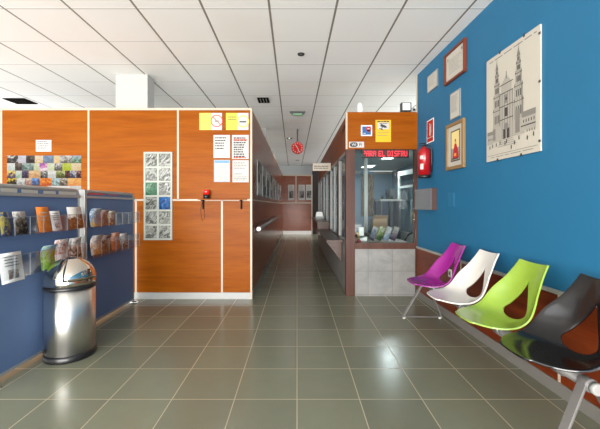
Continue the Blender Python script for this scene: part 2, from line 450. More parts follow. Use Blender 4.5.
struct(MB().use(mat('dark_doorway', rgb(40, 30, 27), 0.6)).box(0.66, 2.0, YE + 0.3, YE + 0.4, 0, CEIL).build('wall_passage'))
# columns
struct(MB().use(plaster).box(-2.466, -2.03, 4.55, 4.77, 0, CEIL).build('column', bevel=0.005))
for y in (7.73, 10.95):
    struct(MB().use(plaster).box(-0.80, -0.715, y, y + 0.2, 0, CEIL).build('column', bevel=0.004))

# glass block window in the partition
gw = struct(empty('window_1', (0, PF, 0)))
gx0, gx1 = front(144, 0, PF)[0], front(172.5, 0, PF)[0]
gz1, gz0 = front(0, 152, PF)[1], front(0, 240, PF)[1]
b = MB().use(mat('pale_block_frame', rgb(160, 164, 154), 0.4))
cw = (gx1 - gx0 - 0.024) / 2; ch = (gz1 - gz0 - 0.024) / 6
for i in range(3): b.box(gx0 + i * cw, gx0 + i * cw + 0.024, -0.012, 0.01, gz0, gz1)
for j in range(7): b.box(gx0 + 0.001, gx1 - 0.001, -0.011, 0.01, gz0 + j * ch, gz0 + j * ch + 0.024)
b.build('window_frame', gw)
gb_clear = glass_block_mat('wavy_clear_glass_block', rgb(150, 152, 145), rgb(62, 62, 58))
gb_green = glass_block_mat('wavy_green_glass_block', rgb(14, 100, 58), rgb(2, 58, 28))
gb_blue = glass_block_mat('wavy_blue_glass_block', rgb(6, 86, 150), rgb(0, 40, 90))
for j in range(6):
    for i in range(2):
        x = gx0 + 0.024 + i * cw; z = gz1 - (j + 1) * ch
        m = gb_green if (i, j) == (0, 2) else gb_blue if (i, j) == (1, 3) else gb_clear
        w, h = (cw - 0.024) / 2, (ch - 0.024) / 2
        o = MB().use(m).box(-w, w, -0.012, 0.01, -h, h).build('glass_block', gw, bevel=0.006, loc=(x + w, 0, z + h))
        if m is not gb_clear: o['label'] = ('green' if m is gb_green else 'blue') + ' glass block'

# ------------------------------------------------------------------ reception booth
bt = tag(empty('reception_booth', (XB, YB, 0)), 'wood-headed reception booth with grey stone base and glazed front beside the corridor', 'booth')
XR = 1.645 - XB                # right end, local
BZ = 2.513; HZ = 2.005
YL = 6.2                       # length along the corridor
b = MB().use(wood_panel).box(0.02, XR, 0, 0.05, HZ, BZ)
b.build('header', bt)
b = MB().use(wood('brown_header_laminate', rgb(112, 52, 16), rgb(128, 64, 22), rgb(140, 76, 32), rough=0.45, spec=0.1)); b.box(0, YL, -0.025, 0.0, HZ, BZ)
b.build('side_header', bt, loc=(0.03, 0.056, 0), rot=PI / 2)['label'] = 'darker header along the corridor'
MB().use(trim_white).box(-0.002, 0.02, -0.004, 0.05, HZ, BZ).build('corner_strip', bt)
MB().use(wood_post).box(0.0, 0.123, -0.004, 0.10, 0, HZ).build('post', bt)
MB().use(wood_post).box(XR - 0.03, XR, -0.004, 0.10, 0, HZ).build('post', bt)
MB().use(stone_m).box(0.124, XR - 0.031, 0.002, 0.10, 0, 0.642).build('stone_base', bt)
MB().use(wood_post).box(0.124, XR - 0.031, -0.012, 0.10, 0.643, 0.724).build('window_sill', bt)
MB().use(pane_glass).box(0.124, XR - 0.031, 0.04, 0.046, 0.725, HZ).build('glass_pane', bt)
MB().use(stone_m).box(0.01, 0.10, 0.102, YL, 0, 0.70).build('stone_base', bt)
ys = [0.10, 1.02, 2.42, 4.2, YL]
for i, y in enumerate(ys[1:]):
    MB().use(wood_post).box(0.0, 0.09, y - 0.11, y, 0.701, HZ - 0.001).build('post', bt)
for i in range(4):
    a, c = ys[i] + 0.002, ys[i + 1] - 0.112
    fr = MB().use(alu_light)
    fr.box(0.012, 0.06, a, a + 0.05, 0.75, HZ - 0.002).box(0.012, 0.06, c - 0.05, c, 0.75, HZ - 0.002)
    fr.box(0.012, 0.06, a + 0.05, c - 0.05, 0.70, 0.75).box(0.012, 0.06, a + 0.05, c - 0.05, HZ - 0.05, HZ - 0.002)
    mid = (a + c) / 2
    if c - a > 1.2: fr.box(0.014, 0.058, mid - 0.025, mid + 0.025, 0.75, HZ - 0.05)
    f = fr.build('window_frame', bt)
    MB().use(pane_glass).box(0.034, 0.038, a + 0.05, c - 0.05, 0.75, HZ - 0.05).build('glass_pane', f)
# counters along the corridor side
cs = empty('side_counter', (XB, YB, 0))
tag(cs, 'low grey-brown wall counter on triangular brackets along the booth side', 'counter')
MB().use(wood_counter).box(-0.24, -0.002, 0.28, 2.32, 0.70, 0.735).build('counter_top', cs, bevel=0.003)
for y in (0.42, 2.1):
    MB().use(wood_counter).prism([(-0.23, 0.699), (-0.004, 0.699), (-0.004, 0.40)], y, y + 0.03).build('bracket', cs)
ct = empty('side_counter', (XB, YB, 0))
tag(ct, 'higher far counter box along the booth side with white tray on top', 'counter')
MB().use(wood_counter).box(-0.26, -0.002, 2.36, 4.9, 0.86, 0.895).build('counter_top', ct, bevel=0.003)
MB().use(wood_counter).box(-0.24, -0.004, 2.38, 4.85, 0.62, 0.859).build('front_panel', ct)
pr = tag(empty('paper_tray', (XB - 0.125, 8.1, 0.895)), 'pale grey paper tray standing on the far corridor counter', 'tray')
MB().use(plaster_grey).box(-0.10, 0.10, -0.12, 0.12, 0, 0.07).build('tray_body', pr, bevel=0.008)
MB().use(white_pl).prism([(-0.09, 0.071), (0.09, 0.071), (0.07, 0.18), (-0.07, 0.18)], 0.02, 0.06).build('tray_back', pr)
hs = tag(empty('hanging_sign', (XB, 6.62, 1.99)), 'cream projecting sign board sticking out over the corridor from the booth side', 'sign')
MB().use(trim_white).box(-0.36, -0.001, 0, 0.03, -0.07, 0.07).use(ink_soft).lines(-0.33, -0.03, 0.03, 2, 0.04, 0.025, -0.001, 0.1, 5).build('sign_board', hs)
MB().use(alu_light).box(-0.36, -0.001, -0.004, 0.034, 0.071, 0.085).build('sign_frame', hs)

# office seen through the booth window
struct(MB().use(mat('blue_grey_office_wall', rgb(112, 132, 148), 0.7)).box(XB + 0.1, 3.2, 10.9, 11.0, 0, 2.34).build('wall_office_back'))
struct(MB().use(mat('blue_grey_office_side', rgb(124, 140, 152), 0.7)).box(3.1, 3.2, 4.7, 10.9, 0, 2.34).build('wall_office_right'))
struct(MB().use(mat('office_ceiling_white', rgb(190, 198, 194), 0.8)).box(XB + 0.03, 3.2, YB + 0.06, 11.0, 2.36, 2.40).build('ceiling_office'))
struct(MB().use(mat('blue_grey_office_near', rgb(124, 140, 152), 0.7)).box(1.77, 3.1, 4.6, 4.7, 0, CEIL).build('wall_office_near'))
strip(XB + 0.11, 3.09, 10.87, 10.899, 2.27, 2.33)
lamp_em = mat('lit_diffuser', (1, 1, 1, 1), 0.5, emit=(0.95, 1, 0.98, 1), estr=4.0)
OFFICE_PANELS = []
for (px, py, wpx), lab in zip(((368, 166, 10.5), (389.5, 156.6, 11)), ('lit white ceiling panel at the back of the office seen through glass', 'lit white ceiling panel just under the red sign seen through glass')):
    Y = (2.36 - CAMZ) * F / (VY - py); x = (px - VX) * Y / F; w = wpx * Y / F / 2; OFFICE_PANELS.append((px, x, Y, 2 * w))
    t = tag(empty('ceiling_light', (x, Y, 2.36)), lab, 'light', 'office ceiling panels')
    fr = MB().use(white_pl)
    fr.box(-w - 0.03, -w, -0.33, 0.33, -0.02, 0).box(w, w + 0.03, -0.33, 0.33, -0.02, 0).box(-w, w, -0.33, -0.3, -0.02, 0).box(-w, w, 0.3, 0.33, -0.02, 0)
    fr.build('frame', t)
    MB().use(lamp_em).box(-w + 0.001, w - 0.001, -0.299, 0.299, -0.012, -0.002).build('diffuser', t)
# open white door
dr = struct(empty('door_1', (front(416, 0, 6.85)[0], 6.85, 0), math.atan2(7.68 - 6.85, front(399, 0, 7.68)[0] - front(416, 0, 6.85)[0])))
dw = 0.86
dm = mat('white_door_paint', rgb(226, 232, 230), 0.5)
f = MB().use(dm)
f.box(0, 0.09, -0.02, 0.02, 0.01, 2.0).box(dw - 0.09, dw, -0.02, 0.02, 0.01, 2.0).box(0.09, dw - 0.09, -0.02, 0.02, 1.9, 2.0).box(0.09, dw - 0.09, -0.02, 0.02, 0.01, 0.66)
f.box(0.09, dw - 0.09, -0.018, 0.018, 1.62, 1.67)
f.build('door_leaf', dr)
MB().use(clear('door_glass', (0.75, 0.85, 0.86, 1), 0.12, 0.05)).box(0.09, dw - 0.09, -0.004, 0.004, 0.66, 1.9).build('glass_pane', dr)
MB().use(mat('brass', rgb(196, 168, 96), 0.3, 0.9)).tube([(0.045, 0.02, 1.1), (0.045, 0.06, 1.1), (0.045, 0.06, 0.88), (0.045, 0.02, 0.88)], 0.012).build('door_handle', dr)
# furniture and clutter inside
dk = tag(empty('reception_desk', (1.15, 4.72, 0)), 'pale reception desk inside the booth just behind the glazed front', 'desk')
MB().use(mat('pale_desk_top', rgb(170, 160, 148), 0.4)).box(-0.33, 0.45, 0, 0.6, 0.68, 0.71).build('desk_top', dk)
for x in (-0.31, 0.40): MB().use(dark_grey).box(x, x + 0.03, 0.03, 0.55, 0, 0.679).build('leg', dk)
cols = [((60, 60, 76), (150, 160, 190), (210, 214, 220)), ((70, 110, 60), (160, 190, 110), (226, 226, 200)),
        ((140, 170, 210), (200, 216, 230), (235, 238, 240)), ((90, 70, 96), (176, 160, 176), (222, 214, 206))]
labs = ['dark blue leaflet leaning on the reception desk, leftmost of four', 'green leaflet leaning on the reception desk, second from left',
        'pale blue leaflet leaning on the reception desk, third from left', 'mauve leaflet leaning on the reception desk, rightmost of four']
for i, (c, lb) in enumerate(zip(cols, labs)):
    x = front(370.5 + 7 * i, 0, 4.98)[0]
    M = Matrix.Rotation(-0.35, 4, 'X') @ Matrix.Rotation(0.42, 4, 'Y')
    o = MB().use(picture(*[rgb(*q) for q in c], scale=30, gain=0.35)).box(-0.04, 0.04, -0.004, 0.0, 0, 0.22, M).build('leaflet', loc=(x, 4.94, 0.726))
    tag(o, lb, 'leaflet', 'leaflets on the reception desk')
tp = tag(empty('desk_telephone', (front(362.5, 0, 4.9)[0], 4.9, 0.711)), 'white desk telephone behind the booth glass at lower left', 'telephone')
MB().use(white_pl).prism([(-0.07, 0), (0.07, 0), (0.07, 0.07), (-0.07, 0.03)], 0, 0.15).build('telephone_base', tp, bevel=0.006)
MB().use(white_pl).box(-0.035, 0.035, 0.06, 0.12, 0.075, 0.20).build('display', tp, bevel=0.008)
MB().use(black).tube([(-0.075, 0.02, 0.05), (-0.08, 0.02, 0.09), (-0.08, 0.13, 0.09), (-0.075, 0.13, 0.05)], 0.014).build('handset', tp)
st = tag(MB().use(red_gloss).box(-0.03, 0.03, -0.02, 0.02, 0, 0.03).box(-0.03, 0.02, -0.018, 0.018, 0.031, 0.045).build('stapler', loc=(front(358.6, 0, 4.78)[0], 4.78, 0.711), bevel=0.005), 'small red stapler on the desk behind the booth glass', 'stapler')
cu = tag(MB().use(yellow).lathe([(0.03, 0), (0.036, 0.11), (0.032, 0.11), (0.027, 0.006)], 20).build('cup', loc=(front(357.5, 0, 5.15)[0], 5.15, 0.711)), 'yellow cup standing at the left end of the reception desk', 'cup')
x0, x1 = front(375, 0, 8.2)[0], front(388, 0, 8.2)[0]
cb = tag(empty('storage_cabinet', ((x0 + x1) / 2, 8.2, 0)), 'dark blue-grey cabinet in the office behind the leaflets', 'cabinet')
w = (x1 - x0) / 2; cm = mat('slate_blue_laminate', rgb(50, 62, 80), 0.5)
MB().use(cm).box(-w, w, 0.02, 0.5, 0, 1.38).build('body', cb)
for s in (-1, 1):
    d = MB().use(cm).box(min(0.004 * s, w * s), max(0.004 * s, w * s), 0, 0.019, 0.05, 1.37).build('door', cb)
    MB().use(alu).box(0.02 * s - 0.006, 0.02 * s + 0.006, -0.02, 0, 0.8, 0.95).build('handle', d)
x0, x1 = front(391.5, 0, 7.9)[0], front(398, 0, 7.9)[0] ; w = (x1 - x0) / 2
lk = tag(empty('locker', ((x0 + x1) / 2, 8.0, 0)), 'tall grey locker between the blue-grey cabinet and the open white door', 'locker')
lm = mat('locker_grey', rgb(86, 90, 92), 0.5)
MB().use(lm).box(-w, w, 0.02, 0.45, 0, 1.62).build('body', lk)
MB().use(lm).box(-w + 0.01, w - 0.01, 0.0, 0.019, 0.06, 1.6).build('door', lk)
x0, x1 = front(374.5, 0, 5.7)[0], front(389, 0, 5.7)[0]
tb = tag(empty('side_table', ((x0 + x1) / 2, 5.95, 0)), 'low brown table behind the reception desk carrying a carton', 'table')
MB().use(wood_counter).box(-0.24, 0.2, -0.28, 0.28, 0.70, 0.73).build('table_top', tb)
for sx in (-0.21, 0.17):
    for sy in (-0.25, 0.25): MB().use(dark_grey).box(sx - 0.02, sx + 0.02, sy - 0.02, sy + 0.02, 0, 0.699).build('leg', tb)
card = mat('brown_cardboard', rgb(150, 122, 94), 0.8)
bx = tag(empty('cardboard_box', ((x0 + x1) / 2, 5.8, 0.73)), 'open brown cardboard carton behind the leaning leaflets', 'box')
w = (x1 - x0) / 2
b = MB().use(card); b.box(-w, w, 0, 0.006, 0, 0.28).box(-w, w, 0.194, 0.2, 0, 0.28).box(-w, -w + 0.006, 0.007, 0.193, 0, 0.28).box(w - 0.006, w, 0.007, 0.193, 0, 0.28).box(-w, w, 0, 0.2, -0.0005, 0.005)
b.build('carton', bx)
MB().use(card).box(-w, w, -0.004, 0, 0, 0.09, Matrix.Translation((0, -0.001, 0.281)) @ Matrix.Rotation(0.9, 4, 'X')).build('flap', bx)
# shelf with instruments
sh = tag(empty('wall_shelf', (front(391, 0, 7.3)[0], 7.3, 1.33)), 'white shelf carrying dark items above the dark cabinet', 'shelf')
MB().use(white_pl).box(-0.24, 0.24, 0, 0.5, 0, 0.04).build('shelf_board', sh)
for s in (-0.2, 0.2): MB().use(alu).box(s - 0.012, s + 0.012, 0.02, 0.48, -0.9, -0.001).build('bracket', sh)
for i, (dx, h) in enumerate(((-0.15, 0.10), (-0.05, 0.20), (0.06, 0.08))):
    o = MB().use(black).lathe([(0.03, 0), (0.034, h * 0.6), (0.012, h * 0.75), (0.012, h)], 14).build('bottle', loc=(front(391, 0, 7.3)[0] + dx, 7.45, 1.37))
    tag(o, ('short dark bottle at left end of the white office shelf', 'tallest dark bottle in the middle of the white office shelf', 'smallest dark bottle on the right of the white office shelf')[i], 'bottle', 'bottles on the office shelf')
# white post and posters
struct(MB().use(white_pl).box(*[front(p, 0, 7.0)[0] for p in (364.3, 367.8)], 7.0, 7.07, 0, 2.355).build('column', bevel=0.004))
for a, c, lb in ((361.2, 364.2, 'narrow brown and beige poster strip left of the white office post'), (368.2, 374, 'brown and beige poster sheet right of the white office post')):
    x0, x1 = front(a, 0, 7.05)[0], front(c, 0, 7.05)[0]
    o = MB().use(picture(rgb(96, 74, 60), rgb(160, 132, 104), rgb(196, 180, 160), 60, 0.5, 0.9)).box(x0, x1, 0, 0.01, 1.0, 1.9).build('poster', loc=(0, 7.06, 0))
    tag(o, lb, 'poster', 'office posters')
    struct(MB().use(mat('screen_board', rgb(104, 128, 150), 0.7)).box(x0 - 0.005, x1 + 0.005, 7.075, 7.09, 0, 1.95).build('trim_%d' % k)); k += 1
# black chair arm seen above the sill
oc = tag(empty('office_chair', (1.95, 5.62, 0)), 'black office chair with curved armrest behind the booth glass at right', 'chair')
MB().use(black).box(-0.2, 0.2, -0.2, 0.2, 0.44, 0.50).build('seat', oc, bevel=0.02)
MB().use(black).tube([(-0.18, -0.18, 0.51), (-0.2, -0.2, 0.68), (-0.13, -0.15, 0.76), (0.0, -0.05, 0.80), (0.14, 0.0, 0.82)], 0.016).build('armrest', oc)
MB().use(dark_grey).lathe([(0.03, 0.06), (0.03, 0.435)], 14).build('post', oc)
b = MB().use(dark_grey)
for i in range(5):
    a = 2 * PI * i / 5; b.tube([(0, 0, 0.07), (0.26 * math.cos(a), 0.26 * math.sin(a), 0.02)], 0.018, 8)
b.build('base', oc)

# ------------------------------------------------------------------ things on the booth header
FONT5 = {'P': '11110 10001 10001 11110 10000 10000 10000', 'A': '01110 10001 10001 11111 10001 10001 10001', 'R': '11110 10001 10001 11110 10100 10010 10001',
         'E': '11111 10000 10000 11110 10000 10000 11111', 'L': '10000 10000 10000 10000 10000 10000 11111', 'D': '11110 10001 10001 10001 10001 10001 11110',
         'I': '01110 00100 00100 00100 00100 00100 01110', 'S': '01111 10000 10000 01110 00001 00001 11110', 'F': '11111 10000 10000 11110 10000 10000 10000',
         'U': '10001 10001 10001 10001 10001 10001 01110', ' ': '000 000 000 000 000 000 000'}
sx0, sx1 = front(362, 0, YB + 0.02)[0], front(408.5, 0, YB + 0.02)[0]
sz1, sz0 = front(0, 149.6, YB)[1], front(0, 157.6, YB)[1]
led = tag(empty('led_sign', ((sx0 + sx1) / 2, YB - 0.002, sz0)), 'black scrolling sign with red dot-matrix letters under the booth header', 'sign')
w = (sx1 - sx0) / 2; h = sz1 - sz0
MB().use(black).box(-w, w, 0, 0.035, 0, h).build('housing', led, bevel=0.003)
ledm = mat('red_led', rgb(255, 40, 50), 0.4, emit=(1, 0.03, 0.05, 1), estr=0.75)
led_off = mat('unlit_led_field', rgb(74, 10, 20), 0.6)
b = MB().use(led_off).quad(-w + 0.02, w - 0.02, 0.012, h - 0.012, -0.0012).use(ledm)
txt = 'PARA EL DISFRU'; cols_n = sum(len(FONT5[c].split()[0]) + 1 for c in txt) - 1
px = (2 * w - 0.05) / (cols_n - 2); pz = (h - 0.034) / 7; cx = -w + 0.025 - 2 * px
for c in txt:
    rows = FONT5[c].split(); n = len(rows[0])
    for r, row in enumerate(rows):
        for q, v in enumerate(row):
            x = cx + q * px
            if v == '1' and x > -w + 0.022:
                z = h - 0.017 - (r + 1) * pz; b.quad(x, x + px * 0.92, z, z + pz * 0.92, -0.002)
    cx += (n + 1) * px
b.build('letters', led)

def plate(name, x0, x1, z0, z1, Y, base, label, cat, t=0.004, rot=0.0, group=None, draw=None, bevel=0):
    """flat sheet or plate fixed to a wall; origin at its lower left corner"""
    b = MB().use(base).box(0, x1 - x0, -t, 0, 0, z1 - z0)
    if draw: draw(b, x1 - x0, z1 - z0, -t - 0.0008)
    return tag(b.build(name, loc=(x0, Y, z0), rot=rot, bevel=bevel), label, cat, group)
def fplate(name, pa, pb, ya, yb, Y, *a, **kw):
    x0, z1 = front(pa, ya, Y); x1, z0 = front(pb, yb, Y)
    return plate(name, x0, x1, z0, z1, Y, *a, **kw)

def d_badge(b, w, h, y):
    b.use(ink_blue2).quad(0.015, w - 0.015, 0.015, h - 0.015, y)
    b.use(red_sign).disc(w * 0.68, h * 0.66, h * 0.24, y - 0.0006)
    b.use(red_sign).face([(w * 0.5, y - 0.0006, h * 0.58), (w * 0.68, y - 0.0006, h * 0.3), (w * 0.86, y - 0.0006, h * 0.58)])
    b.use(paper).quad(w * 0.58, w * 0.78, h * 0.62, h * 0.7, y - 0.0012)
    b.use(paper).quad(w * 0.2, w * 0.42, h * 0.2, h * 0.27, y - 0.0006)
fplate('badge_sign', 361, 372, 125.3, 136, YB, white_pl, 'square white-edged badge with blue field and red pin on the header', 'sign', draw=d_badge)
def d_cctv(b, w, h, y):
    b.use(ink).lines(w * 0.12, w * 0.9, h * 0.955, 1, 0.03, 0.016, y, 0.05, 2)
    b.use(paper).quad(w * 0.14, w * 0.86, h * 0.58, h * 0.88, y)
    b.use(ink).lines(w * 0.25, w * 0.78, h * 0.85, 1, 0.02, 0.01, y - 0.0006, 0.1, 3)
    c, s = math.cos(-0.35), math.sin(-0.35)
    def q(x0, x1, z0, z1):
        b.face([(w * 0.52 + (x * c - z * s) * w, y - 0.0008, h * 0.70 + (x * s + z * c) * w) for x, z in ((x0, z0), (x1, z0), (x1, z1), (x0, z1))])
    b.use(ink); q(-0.22, 0.12, -0.06, 0.1); q(0.12, 0.2, -0.03, 0.07); q(-0.1, -0.04, -0.2, -0.06); q(-0.22, 0.05, -0.24, -0.19)
    b.use(ink_soft).lines(w * 0.14, w * 0.86, h * 0.45, 2, h * 0.14, 0.008, y, 0.1, 4)
fplate('camera_warning_sign', 375.5, 391, 120, 142, YB, yellow, 'yellow video surveillance notice with black camera pictogram on the header', 'sign', draw=d_cctv)

def text_into(b, s, size, x, z, y, weight=0.0):
    cu = bpy.data.curves.new('lettering', 'FONT'); cu.body = s; cu.size = size; cu.offset = weight
    o = bpy.data.objects.new('lettering', cu); COL.objects.link(o)
    me = bpy.data.meshes.new_from_object(o.evaluated_get(bpy.context.evaluated_depsgraph_get()))
    for p in me.polygons:
        b.face([(x + me.vertices[i].co.x, y, z + me.vertices[i].co.y) for i in p.vertices])
    bpy.data.objects.remove(o); bpy.data.curves.remove(cu); bpy.data.meshes.remove(me)
def d_wifi(b, w, h, y):
    b.use(ink)
    r = h * 0.4; x0, x1 = w * 0.05 + r, w * 0.58 - r
    n = 10; pts = [(x1 + r * math.cos(-PI / 2 + PI * i / n), y, h / 2 + r * math.sin(-PI / 2 + PI * i / n)) for i in range(n + 1)]
    pts += [(x0 + r * math.cos(PI / 2 + PI * i / n), y, h / 2 + r * math.sin(PI / 2 + PI * i / n)) for i in range(n + 1)]
    b.face(pts)
    b.use(paper); text_into(b, 'Wi', h * 0.62, w * 0.17, h * 0.29, y - 0.0008, 0.001)
    b.use(ink); text_into(b, 'Fi', h * 0.80, w * 0.66, h * 0.23, y - 0.0008, 0.001)
fplate('wifi_sign', 349, 364, 141.8, 147.6, YB, paper, 'small white Wi Fi sign at lower left corner of the header', 'sign', draw=d_wifi)
vs = tag(empty('air_freshener', (front(360, 0, 4.66)[0], 4.66, BZ)), 'white rounded dispenser standing on top of the booth header at left', 'dispenser')
MB().use(white_pl).lathe([(0.036, 0), (0.037, 0.07), (0.036, 0.11), (0.028, 0.137), (0.012, 0.15), (0, 0.152)], 24).build('body', vs)
MB().use(plaster_grey).box(-0.006, 0.006, -0.0385, -0.035, 0.08, 0.1).build('sensor', vs)
el = tag(empty('floodlight', (front(406, 0, 4.62)[0], 4.62, BZ)), 'dark framed white emergency floodlight on top of the booth header', 'light')
MB().use(dark_grey).box(-0.07, 0.07, -0.02, 0.05, 0.02, 0.14).box(-0.02, 0.02, -0.01, 0.04, 0, 0.02).build('housing', el, bevel=0.006)
MB().use(mat('opal_diffuser', rgb(236, 238, 238), 0.3)).box(-0.052, 0.052, -0.024, -0.018, 0.034, 0.126).build('diffuser', el)
sc = tag(empty('security_camera', (front(414, 0, 4.62)[0], 4.62, BZ)), 'small round grey security camera on the header next to the blue wall', 'camera')
MB().use(plaster_grey).lathe([(0.0, -0.02), (0.025, -0.015), (0.036, 0.0), (0.036, 0.05)], 20, Matrix.Translation((0, 0.02, 0.045)) @ Matrix.Rotation(-PI / 2, 4, 'X')).build('body', sc)
MB().use(black).lathe([(0.016, 0), (0.016, 0.006)], 16, Matrix.Translation((0, 0.005, 0.045)) @ Matrix.Rotation(PI / 2, 4, 'X')).build('lens', sc)
MB().use(plaster_grey).box(-0.012, 0.012, 0.02, 0.05, 0, 0.012).build('foot', sc)

# ------------------------------------------------------------------ papers on the partition
def d_yellow_ban(b, w, h, y):
    b.use(yellow_soft).quad(0, w * 0.52, 0, h, y)
    b.use(ink_soft).lines(w * 0.06, w * 0.48, h * 0.9, 3, h * 0.1, 0.006, y - 0.0006, 0.2, 11)
    b.lines(w * 0.08, w * 0.45, h * 0.35, 2, h * 0.1, 0.004, y - 0.0006, 0.2, 12)
    b.use(ink_red).disc(w * 0.77, h * 0.53, h * 0.36, y - 0.0006, 32, h * 0.31)
    c = 0.707 * h * 0.32; d = h * 0.02
    b.face([(w * 0.77 - c - d, y - 0.0007, h * 0.53 + c), (w * 0.77 - c + d, y - 0.0007, h * 0.53 + c + d), (w * 0.77 + c + d, y - 0.0007, h * 0.53 - c), (w * 0.77 + c - d, y - 0.0007, h * 0.53 - c - d)])
    b.use(ink_soft).quad(w * 0.68, w * 0.86, h * 0.48, h * 0.56, y - 0.0009)
def d_yellow_ring(b, w, h, y):
    b.use(ygreen).quad(0, w * 0.5, 0, h, y)
    b.use(ink).lines(w * 0.1, w * 0.46, h * 0.78, 2, h * 0.14, 0.01, y - 0.0006, 0.2, 13)
    b.use(yellow_soft).disc(w * 0.76, h * 0.5, h * 0.36, y - 0.0006, 32, h * 0.29)
    b.use(ink).quad(w * 0.6, w * 0.9, h * 0.44, h * 0.52, y - 0.0008)
def d_bold(n, pitch, hh, red=False, seed=1, x1=0.9):
    def f(b, w, h, y):
        b.use(ink).lines(w * 0.1, w * x1, h * 0.9, n, h * pitch, h * hh, y, 0.4, seed)
        if red:
            b.use(ink_red).lines(w * 0.1, w * 0.9, h * 0.83, 1, h * pitch, h * hh, y - 0.0005, 0.1, seed + 1)
            b.lines(w * 0.1, w * 0.9, h * 0.08, 1, h * pitch, h * hh * 0.9, y - 0.0005, 0.1, seed + 2)
    return f
def d_table(b, w, h, y):
    b.use(ink_blue).quad(0.006, w - 0.006, h * 0.86, h - 0.006, y)
    for i in range(4): b.quad(0.006 + (w - 0.015) * i / 3, 0.010 + (w - 0.015) * i / 3, 0.006, h * 0.86, y)
    b.quad(0.006, w - 0.006, 0.006, 0.01, y)
    b.use(ink_soft)
    for c in range(3): b.lines(w * (0.08 + 0.31 * c), w * (0.3 + 0.31 * c), h * 0.82, 14, h * 0.055, 0.004, y - 0.0003, 0.5, 20 + c)
def d_two(b, w, h, y):
    b.use(ink_soft).lines(w * 0.1, w * 0.92, h * 0.92, 5, h * 0.07, h * 0.03, y, 0.3, 30)
    b.lines(w * 0.1, w * 0.6, h * 0.42, 2, h * 0.07, h * 0.03, y, 0.3, 31); b.lines(w * 0.1, w * 0.92, h * 0.26, 3, h * 0.07, h * 0.03, y, 0.3, 32)
PA = dict(group='notices on the wood partition')
fplate('paper_notice', 199.5, 222, 113, 130, PF, paper, 'landscape sheet, yellow left half and red prohibition circle, on the partition', 'notice', 0.003, draw=d_yellow_ban, **PA)
fplate('paper_notice', 226, 248.5, 113, 130, PF, paper, 'landscape sheet with yellow-green half and yellow ring, at partition top corner', 'notice', 0.003, draw=d_yellow_ring, **PA)
fplate('paper_notice', 213.5, 230, 135, 158, PF, paper, 'white notice with a few dark lines, above the blue-headed table sheet', 'notice', 0.003, draw=d_bold(5, 0.115, 0.05, False, 41), **PA)
fplate('paper_notice', 232, 248.7, 135, 159, PF, paper, 'white notice with bold black lines and red last line', 'notice', 0.003, draw=d_bold(9, 0.096, 0.055, True, 44, 0.95), **PA)
fplate('paper_notice', 214, 230, 160, 182, PF, paper, 'timetable sheet with pale blue heading and columns, lower left of the papers', 'notice', 0.003, draw=d_table, **PA)
fplate('paper_notice', 232.5, 248.7, 160.3, 182.3, PF, paper, 'white notice of small grey type below the red-lined notice', 'notice', 0.003, draw=d_two, **PA)
fplate('paper_notice', 36, 51.5, 140, 151.6, PF, paper, 'small white notice pinned alone above the postcard collage', 'notice', 0.003, draw=d_bold(5, 0.16, 0.06, False, 50), **PA)

